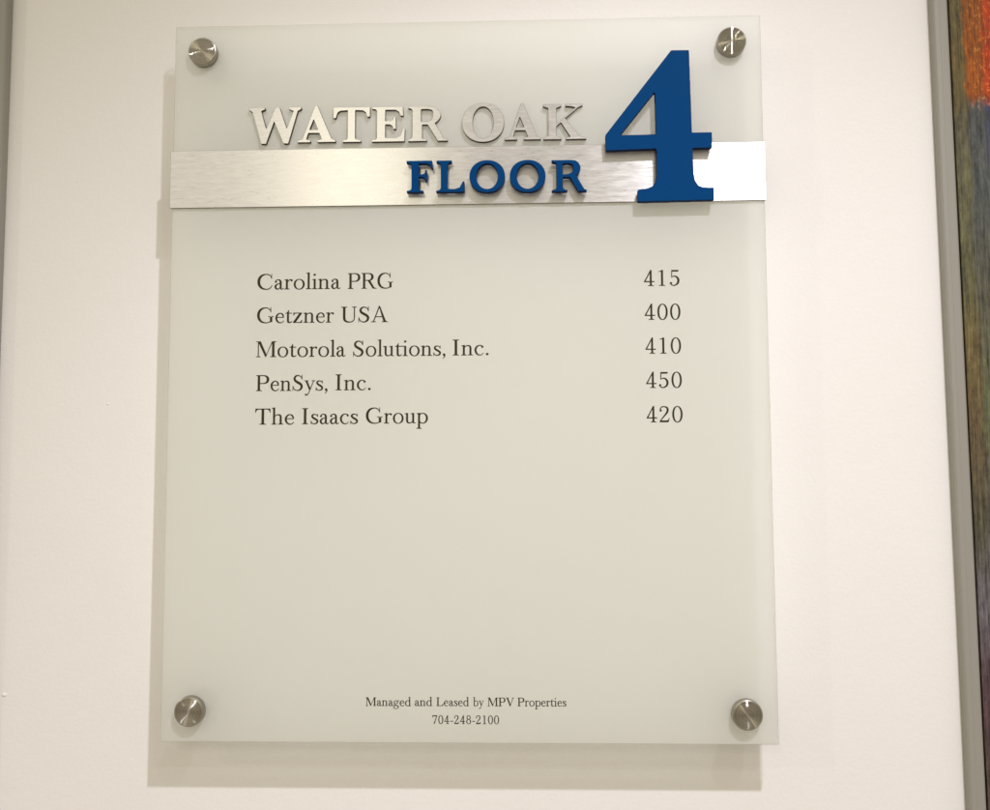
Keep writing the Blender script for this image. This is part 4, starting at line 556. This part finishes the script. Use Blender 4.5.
  'e': (409, '223,-20 248,-21 274,-17 298,-9 318,2 336,16 353,36 383,76 388,88 386,96 382,103 374,106 366,105 356,98 315,58 297,44 276,36 240,34 206,44 180,60 156,90 136,125 128,151 122,180 119,204 124,212 360,213 373,216 380,226 382,282 380,310 371,340 355,370 332,396 306,416 274,429 240,435 198,432 160,421 128,403 97,376 68,340 48,306 35,266 29,222 31,180 41,136 59,92 82,58 112,26 146,1 184,-14/130,257 126,260 125,264 132,285 146,314 166,340 183,358 200,372 218,380 234,384 245,382 256,376 286,344 308,304 321,264 319,258 312,257'),
  'g': (454, '196,-234 246,-231 290,-220 336,-200 376,-173 402,-142 421,-102 429,-64 425,-28 415,-2 399,24 380,43 358,56 334,64 304,69 132,84 118,88 110,94 107,102 108,112 118,127 138,148 194,139 242,142 264,148 286,157 306,169 322,183 339,202 351,222 360,244 365,270 366,294 363,320 356,344 344,369 344,375 358,386 373,388 388,384 402,370 414,363 430,362 444,367 457,382 461,402 454,420 438,432 426,434 358,435 340,428 308,408 270,426 238,434 198,437 160,432 124,419 94,399 69,372 53,340 47,318 44,296 48,252 62,216 91,176 65,148 54,130 46,104 45,80 51,60 61,42 72,31 98,16 100,12 40,-38 21,-60 12,-80 7,-100 6,-120 9,-138 16,-158 28,-174 46,-190 66,-203 94,-215 124,-224 156,-230/184,-185 146,-178 120,-168 92,-148 76,-127 72,-106 77,-86 90,-66 120,-33 154,-4 168,1 305,-12 324,-18 337,-26 352,-49 355,-74 346,-107 328,-134 296,-158 258,-176 224,-184/198,183 180,188 166,194 152,205 140,219 130,236 124,254 120,294 128,335 147,366 160,378 175,386 191,392 208,393 226,390 241,384 255,374 268,359 278,342 286,322 290,282 282,241 272,223 262,209 248,196 233,188 216,184'),
  'n': (486, '32,-8 204,-9 216,-6 223,0 225,16 220,26 212,31 177,40 168,46 165,54 164,304 170,319 203,360 224,373 246,377 285,372 302,366 312,360 320,342 325,298 323,54 320,46 311,40 276,31 268,26 263,14 265,0 274,-7 290,-9 456,-9 466,-7 474,-2 477,14 472,26 462,31 426,40 417,46 413,54 412,206 415,276 412,310 405,346 395,374 382,394 366,412 344,424 320,431 290,434 250,432 226,427 206,419 190,409 166,388 164,394 162,430 156,438 148,440 120,435 90,433 71,422 30,416 19,410 15,398 19,386 28,381 50,378 65,372 73,362 76,346 76,56 72,47 64,40 26,30 18,24 15,14 16,2 22,-6'),
  'o': (479, '231,-20 276,-19 318,-10 356,7 390,32 418,62 440,100 455,142 462,188 462,236 454,282 438,324 415,362 386,392 350,417 308,433 266,440 222,440 178,431 140,414 104,389 76,358 54,320 39,278 32,232 32,184 40,138 56,96 80,58 110,26 146,2 186,-13/238,25 212,32 190,44 170,61 150,86 136,114 126,145 120,181 119,220 122,255 132,292 144,323 160,347 178,368 201,384 226,392 250,395 276,390 301,378 322,361 342,337 358,306 368,275 374,239 375,200 372,165 362,128 348,95 332,70 312,50 289,34 263,26'),
  'p': (479, '28,-234 210,-234 226,-230 232,-224 233,-214 232,-206 228,-199 218,-194 180,-186 170,-180 165,-172 166,-4 170,-3 218,-17 252,-21 294,-19 334,-10 370,6 400,28 427,56 448,88 466,132 474,176 475,230 467,280 452,320 429,358 400,389 362,414 320,430 270,437 218,433 168,418 160,436 148,440 120,435 90,433 70,422 26,415 17,406 15,396 20,386 28,381 50,378 65,372 74,361 76,344 76,-168 72,-177 64,-184 24,-195 14,-202 11,-212 12,-224 18,-231/254,27 228,34 204,47 182,69 166,94 164,312 166,324 174,337 188,354 203,368 234,384 264,389 290,384 314,374 336,355 354,332 368,303 378,272 384,237 386,198 382,164 374,130 362,98 346,72 325,50 303,36 278,29'),
  'r': (342, '30,-8 212,-9 222,-7 230,-2 233,14 227,26 218,31 180,40 170,46 165,54 165,296 186,333 200,354 218,368 236,377 248,376 260,348 270,339 280,333 304,330 328,340 342,358 346,380 340,402 326,418 294,430 260,433 238,431 220,425 202,415 168,384 164,390 163,430 158,437 152,440 120,434 90,433 71,422 30,416 18,408 15,396 20,386 28,381 50,378 65,372 73,362 76,346 76,56 72,48 64,40 24,30 16,24 13,14 14,2 20,-6'),
  's': (346, '40,-16 52,-16 59,-8 63,28 66,34 92,11 120,-3 158,-13 198,-15 234,-8 274,8 302,27 322,50 335,82 339,116 335,150 321,178 298,203 260,233 182,282 156,302 136,320 132,332 138,352 154,366 184,378 211,378 233,370 255,358 265,348 292,298 302,293 314,295 321,304 323,322 321,420 318,430 312,435 302,436 294,430 290,398 288,394 258,412 226,424 198,430 164,431 130,426 102,416 82,402 65,382 53,352 49,322 54,294 67,268 90,240 122,212 196,166 242,132 252,118 255,100 252,85 245,74 215,50 186,38 151,40 126,48 109,58 98,73 63,136 54,142 42,141 36,134 33,124 29,4 32,-10'),
  'y': (439, '101,-212 126,-210 148,-198 171,-172 195,-134 220,-80 322,185 404,385 408,391 414,393 448,395 458,400 463,408 463,418 461,426 454,431 444,434 392,437 372,434 320,433 312,431 307,426 304,410 310,398 320,395 352,393 355,392 355,388 258,147 252,139 246,150 151,386 152,393 174,395 184,400 188,414 184,428 178,432 166,434 24,434 10,432 2,424 0,410 6,398 16,395 44,393 52,386 206,18 202,0 166,-87 146,-124 128,-150 122,-151 112,-136 102,-126 90,-121 78,-119 64,-120 52,-125 42,-134 34,-146 30,-160 30,-174 35,-186 44,-198 54,-206 66,-210'),
 },
}

PRINTED = [
    ('Carolina PRG', 'tenant_name', [('Carolina', -0.14821, 0.05962, 1.869, 1.694), ('PRG', -0.0836, 0.05949, 1.657, 1.689)]),
    ('Getzner USA', 'tenant_name', [('Getzner', -0.14803, 0.03567, 1.79, 1.685), ('USA', -0.08831, 0.03561, 1.84, 1.68)]),
    ('Motorola Solutions, Inc.', 'tenant_name', [('Motorola', -0.14816, 0.0115, 1.806, 1.686), ('Solu#ons,', -0.07973, 0.01147, 1.772, 1.68), ('Inc.', -0.01018, 0.01159, 1.848, 1.676)]),
    ('PenSys, Inc.', 'tenant_name', [('PenSys,', -0.14786, -0.01245, 1.735, 1.688), ('Inc.', -0.09245, -0.01228, 1.827, 1.684)]),
    ('The Isaacs Group', 'tenant_name', [('The', -0.14844, -0.03604, 1.879, 1.69), ('Isaacs', -0.1158, -0.03593, 1.819, 1.687), ('Group', -0.07039, -0.0358, 1.775, 1.683)]),
    ('415', 'suite_number', [('415', 0.12412, 0.0592, 1.779, 1.693)]),
    ('400', 'suite_number', [('400', 0.12423, 0.03538, 1.759, 1.684)]),
    ('410', 'suite_number', [('410', 0.12441, 0.01162, 1.744, 1.686)]),
    ('450', 'suite_number', [('450', 0.12451, -0.01229, 1.744, 1.676)]),
    ('420', 'suite_number', [('420', 0.12447, -0.03613, 1.754, 1.678)]),
    ('Managed and Leased by MPV Properties', 'footer_line', [('Managed', -0.06878, -0.22861, 0.905, 0.86), ('and', -0.03525, -0.22852, 0.898, 0.859), ('Leased', -0.02043, -0.22851, 0.856, 0.858), ('by', 0.00471, -0.22852, 0.77, 0.857), ('MPV', 0.01447, -0.22853, 0.883, 0.856), ('Proper#es', 0.03478, -0.22849, 0.846, 0.855)]),
    ('704-248-2100', 'footer_line', [('704-248-2100', -0.02338, -0.24038, 0.819, 0.855)]),
]
RAISED = [
    ('metal', 'W', -0.15473, 0.16529, 3.85, 3.885),
    ('metal', 'A', -0.11972, 0.16479, 3.832, 3.879),
    ('metal', 'T', -0.09385, 0.16452, 3.936, 3.874),
    ('metal', 'E', -0.06626, 0.16438, 3.924, 3.869),
    ('metal', 'R', -0.04039, 0.16435, 3.913, 3.863),
    ('metal', 'O', -0.00196, 0.16428, 3.704, 3.856),
    ('metal', 'A', 0.02799, 0.16425, 3.589, 3.85),
    ('metal', 'K', 0.05505, 0.16405, 3.727, 3.844),
    ('blue', 'F', -0.04082, 0.12581, 3.405, 3.41),
    ('blue', 'L', -0.01996, 0.12571, 3.406, 3.407),
    ('blue', 'o', 0.00347, 0.12555, 3.557, 3.402),
    ('blue', 'o', 0.03172, 0.12534, 3.576, 3.397),
    ('blue', 'r', 0.061, 0.12499, 3.547, 3.392),
    ('four', '4', 0.09877, 0.11691, 15.738, 16.388),
]



def contours(font, ch):
    adv, s = GLYPHS[font][ch]
    if not s:
        return adv, []
    return adv, [[tuple(float(v) for v in p.split(',')) for p in c.split()] for c in s.split('/')]


def outline_mesh(name, loops, depth=0.0, bevel=0.0, edge_slot=0):
    """loops of (x, z) points -> mesh whose front faces -Y at y = 0; depth goes back to y = depth."""
    cu = bpy.data.curves.new(name, 'CURVE')
    cu.dimensions = '2D'
    cu.fill_mode = 'BOTH' if depth > 0 else 'FRONT'
    cu.extrude = max(depth / 2 - bevel, 0.0)
    cu.bevel_depth = bevel
    cu.bevel_resolution = 1
    cu.offset = -bevel
    for lp in loops:
        sp = cu.splines.new('POLY')
        sp.points.add(len(lp) - 1)
        for p, (a, b) in zip(sp.points, lp):
            p.co = (a, b, 0, 1)
        sp.use_cyclic_u = True
    tmp = bpy.data.objects.new(name, cu)
    me = bpy.data.meshes.new_from_object(tmp)
    bpy.data.objects.remove(tmp)
    bpy.data.curves.remove(cu)
    me.materials.clear()
    me.transform(Matrix(((1, 0, 0, 0), (0, 0, -1, depth / 2), (0, 1, 0, 0), (0, 0, 0, 1))))
    me.update()
    me.name = name
    if depth > 0:
        for poly in me.polygons:
            poly.material_index = 0 if poly.normal.y < -0.98 else edge_slot
            poly.use_smooth = False
    else:
        if me.polygons and me.polygons[0].normal.y > 0:
            me.flip_normals()
        for poly in me.polygons:
            poly.material_index = 0
    return me


# ------------------------------------------------------------------ the directory sign
W2, H2 = 0.21, 0.2533
sign = empty('directory_sign', (0, YW, 0),
             'frosted acrylic floor directory with brushed metal band and big blue 4, on four steel standoffs', 'sign')


def sign_part(name, mesh, mats, loc, parent=sign):
    o = link(name, mesh, mats)
    o.location = loc
    o.parent = parent
    o.matrix_parent_inverse = Matrix.Identity(4)
    o.location = Vector(loc) - world_loc(parent)
    return o


LOCS = {sign.name: Vector((0, YW, 0))}


def world_loc(o):
    v = Vector((0, 0, 0))
    while o is not None:
        v += o.location
        o = o.parent
    return v


# acrylic sheet
me = box_mesh('acrylic_panel', -W2, W2, 0.0, 0.005, -H2, H2, 0.0004, 1)
panel = sign_part('acrylic_panel', me, ['face', 'back', 'edge'], (0, 0, 0))
panel['label'] = 'frosted translucent acrylic sheet'
for poly in me.polygons:
    if poly.normal.y < -0.9:
        poly.material_index = 0
    elif poly.normal.y > 0.9:
        poly.material_index = 1
    else:
        poly.material_index = 2

# brushed band laid across the sheet, a little wider than it
me = box_mesh('metal_band', -0.2110, 0.2107, -0.0020, -0.0001, 0.1187, 0.1604, 0.0002, 1)
bandob = sign_part('metal_band', me, ['band', 'band_edge'], (0, 0, 0))
bandob['label'] = 'horizontally brushed aluminium band'
for poly in me.polygons:
    poly.material_index = 0 if poly.normal.y < -0.9 else 1

# raised letters and the numeral
for kind, ch, x0, zb, sx, sz in RAISED:
    adv, cs = contours('bold', ch)
    sx *= 1e-5
    sz *= 1e-5
    loops = [[(a * sx, b * sz) for a, b in c] for c in cs]
    if kind == 'metal':
        me = outline_mesh('letter', loops, 0.0031, 0.00018, 1)
        o = sign_part('letter', me, ['metal_letter', 'letter_edge'], (x0, -0.0032, zb))
        o['label'] = 'raised brushed metal letter %s' % ch
    elif kind == 'blue':
        me = outline_mesh('letter', loops, 0.0045, 0.0002, 1)
        o = sign_part('letter', me, ['blue', 'blue_edge'], (x0, -0.0085, zb))
        o['label'] = 'raised dark blue letter %s' % ch.upper()
    else:
        me = outline_mesh('numeral', loops, 0.0045, 0.0002, 1)
        o = sign_part('numeral', me, ['blue', 'blue_edge'], (x0, -0.0085, zb))
        o['label'] = 'large raised blue numeral 4'

# printed lines
for text, kind, words in PRINTED:
    loops = []
    font = 'small' if kind == 'footer_line' else 'reg'
    bx, bz = words[0][1], words[0][2]
    for wtext, x0, zb, sx, sz in words:
        sx *= 1e-5
        sz *= 1e-5
        pen = 0.0
        for ch in wtext:
            adv, cs = contours(font, ch)
            for c in cs:
                loops.append([(x0 - bx + (pen + a) * sx, zb - bz + b * sz) for a, b in c])
            pen += adv
    me = outline_mesh(kind, loops)
    o = sign_part(kind, me, ['ink'], (bx, -0.00012, bz))
    o['label'] = 'dark printed line reading %s' % text


# standoffs
def lathe(name, prof, seg=64):
    """prof: (radius, height) pairs from the axis out and back; the axis is local Z."""
    bm = bmesh.new()
    rings = []
    for r, h in prof:
        if r <= 1e-9:
            rings.append([bm.verts.new((0, 0, h))])
        else:
            rings.append([bm.verts.new((r * math.cos(2 * math.pi * k / seg), r * math.sin(2 * math.pi * k / seg), h)) for k in range(seg)])
    for a, b in zip(rings, rings[1:]):
        for k in range(seg):
            j = (k + 1) % seg
            if len(a) == 1 and len(b) == 1:
                continue
            if len(a) == 1:
                bm.faces.new((a[0], b[k], b[j]))
            elif len(b) == 1:
                bm.faces.new((a[k], b[0], a[j]))
            else:
                bm.faces.new((a[k], b[k], b[j], a[j]))
    bmesh.ops.recalc_face_normals(bm, faces=bm.faces[:])
    me = bpy.data.meshes.new(name)
    bm.to_mesh(me)
    bm.free()
    for p in me.polygons:
        p.use_smooth = abs(p.normal.z) < 0.5
    return me


CAP_R, CAP_H = 0.0101, 0.0062
cap_me = lathe('cap', [(0, CAP_H), (CAP_R - 0.0007, CAP_H), (CAP_R - 0.0002, CAP_H - 0.00025), (CAP_R, CAP_H - 0.0008),
                       (CAP_R, 0.0004), (CAP_R - 0.0006, 0.0), (0, 0.0)])
barrel_me = lathe('standoff', [(0, -0.0002), (0.0095, -0.0002), (0.0095, -0.0218), (0, -0.0218)])
stud_me = lathe('stud', [(0, 0.0), (0.0035, 0.0), (0.0035, -0.0051), (0, -0.0051)])
for cx, cz, spin in ((-0.1884, 0.2320, 0.3), (0.1885, 0.2322, 1.1), (-0.1886, -0.2318, 2.0), (0.1884, -0.2326, 0.7)):
    b = sign_part('standoff', barrel_me, ['cap_side'] if not barrel_me.materials else [], (cx, 0.0051, cz))
    b.rotation_euler = (math.pi / 2, 0, 0)
    c = link('cap', cap_me, ['cap', 'cap_side'] if not cap_me.materials else [])
    c.parent = b
    c.location = (0, 0, 0.0053)
    c.rotation_euler = (0, 0, spin)
for p in cap_me.polygons:
    p.material_index = 0 if (p.normal.z > 0.9) else 1


# ------------------------------------------------------------------ framed paintings either side
def frame_ring(x0, x1, z0, z1, y_front, y_wall, w):
    """mitred moulding: a stepped profile swept round a rectangle"""
    prof = [(0.0, y_wall), (0.0, y_front + 0.0012), (0.0010, y_front), (0.0042, y_front), (0.0047, y_front + 0.0003),
            (0.0052, y_front + 0.0003), (w - 0.0012, y_front + 0.0006), (w, y_front + 0.0016), (w, y_wall)]
    bm = bmesh.new()
    cs = [(x0, z0, 1, 1), (x1, z0, -1, 1), (x1, z1, -1, -1), (x0, z1, 1, -1)]
    rings = [[bm.verts.new((x + sx * d, y, z + sz * d)) for d, y in prof] for x, z, sx, sz in cs]
    for i in range(4):
        a, b = rings[i], rings[(i + 1) % 4]
        for k in range(len(prof)):
            j = (k + 1) % len(prof)
            bm.faces.new((a[k], b[k], b[j], a[j]))
    bmesh.ops.recalc_face_normals(bm, faces=bm.faces[:])
    me = bpy.data.meshes.new('frame')
    bm.to_mesh(me)
    bm.free()
    return me


def framed(name, x0, x1, z0, z1, depth, w, label):
    t = empty(name, (x0, YW, z0), label, 'painting', 'framed paintings beside the sign')
    off = Vector((x0, YW, z0))
    me = frame_ring(x0, x1, z0, z1, YW - depth, YW - 0.0002, w)
    me.transform(Matrix.Translation(-off))
    link('frame', me, ['frame'], t)
    g = 0.0012
    me = box_mesh('backing', x0 + w + 0.0001, x1 - w - 0.0001, YW - 0.004, YW - 0.0004, z0 + w + 0.0001, z1 - w - 0.0001)
    me.transform(Matrix.Translation(-off))
    link('backing', me, ['frame_gap_shade'], t)
    me = box_mesh('canvas', 0, x1 - x0 - 2 * (w + g), 0, depth - 0.0055, z0 + w + g, z1 - w - g, 0.0008, 2)
    c = link('canvas', me, ['painting'], t)
    c.location = (w + g, -depth + 0.0012, -z0)
    return t


right_art = framed('framed_painting', 0.3433, 0.80, -0.42, 0.42, 0.009, 0.0108,
                   'abstract red, blue and olive painting in a narrow grey frame, right of the sign')
right_art.rotation_euler = (0, -0.0066, 0)      # hangs a touch out of plumb
framed('framed_painting', -0.80, -0.3455, -0.42, 0.42, 0.009, 0.0108,
       'narrow grey frame edge at the far left of the sign')
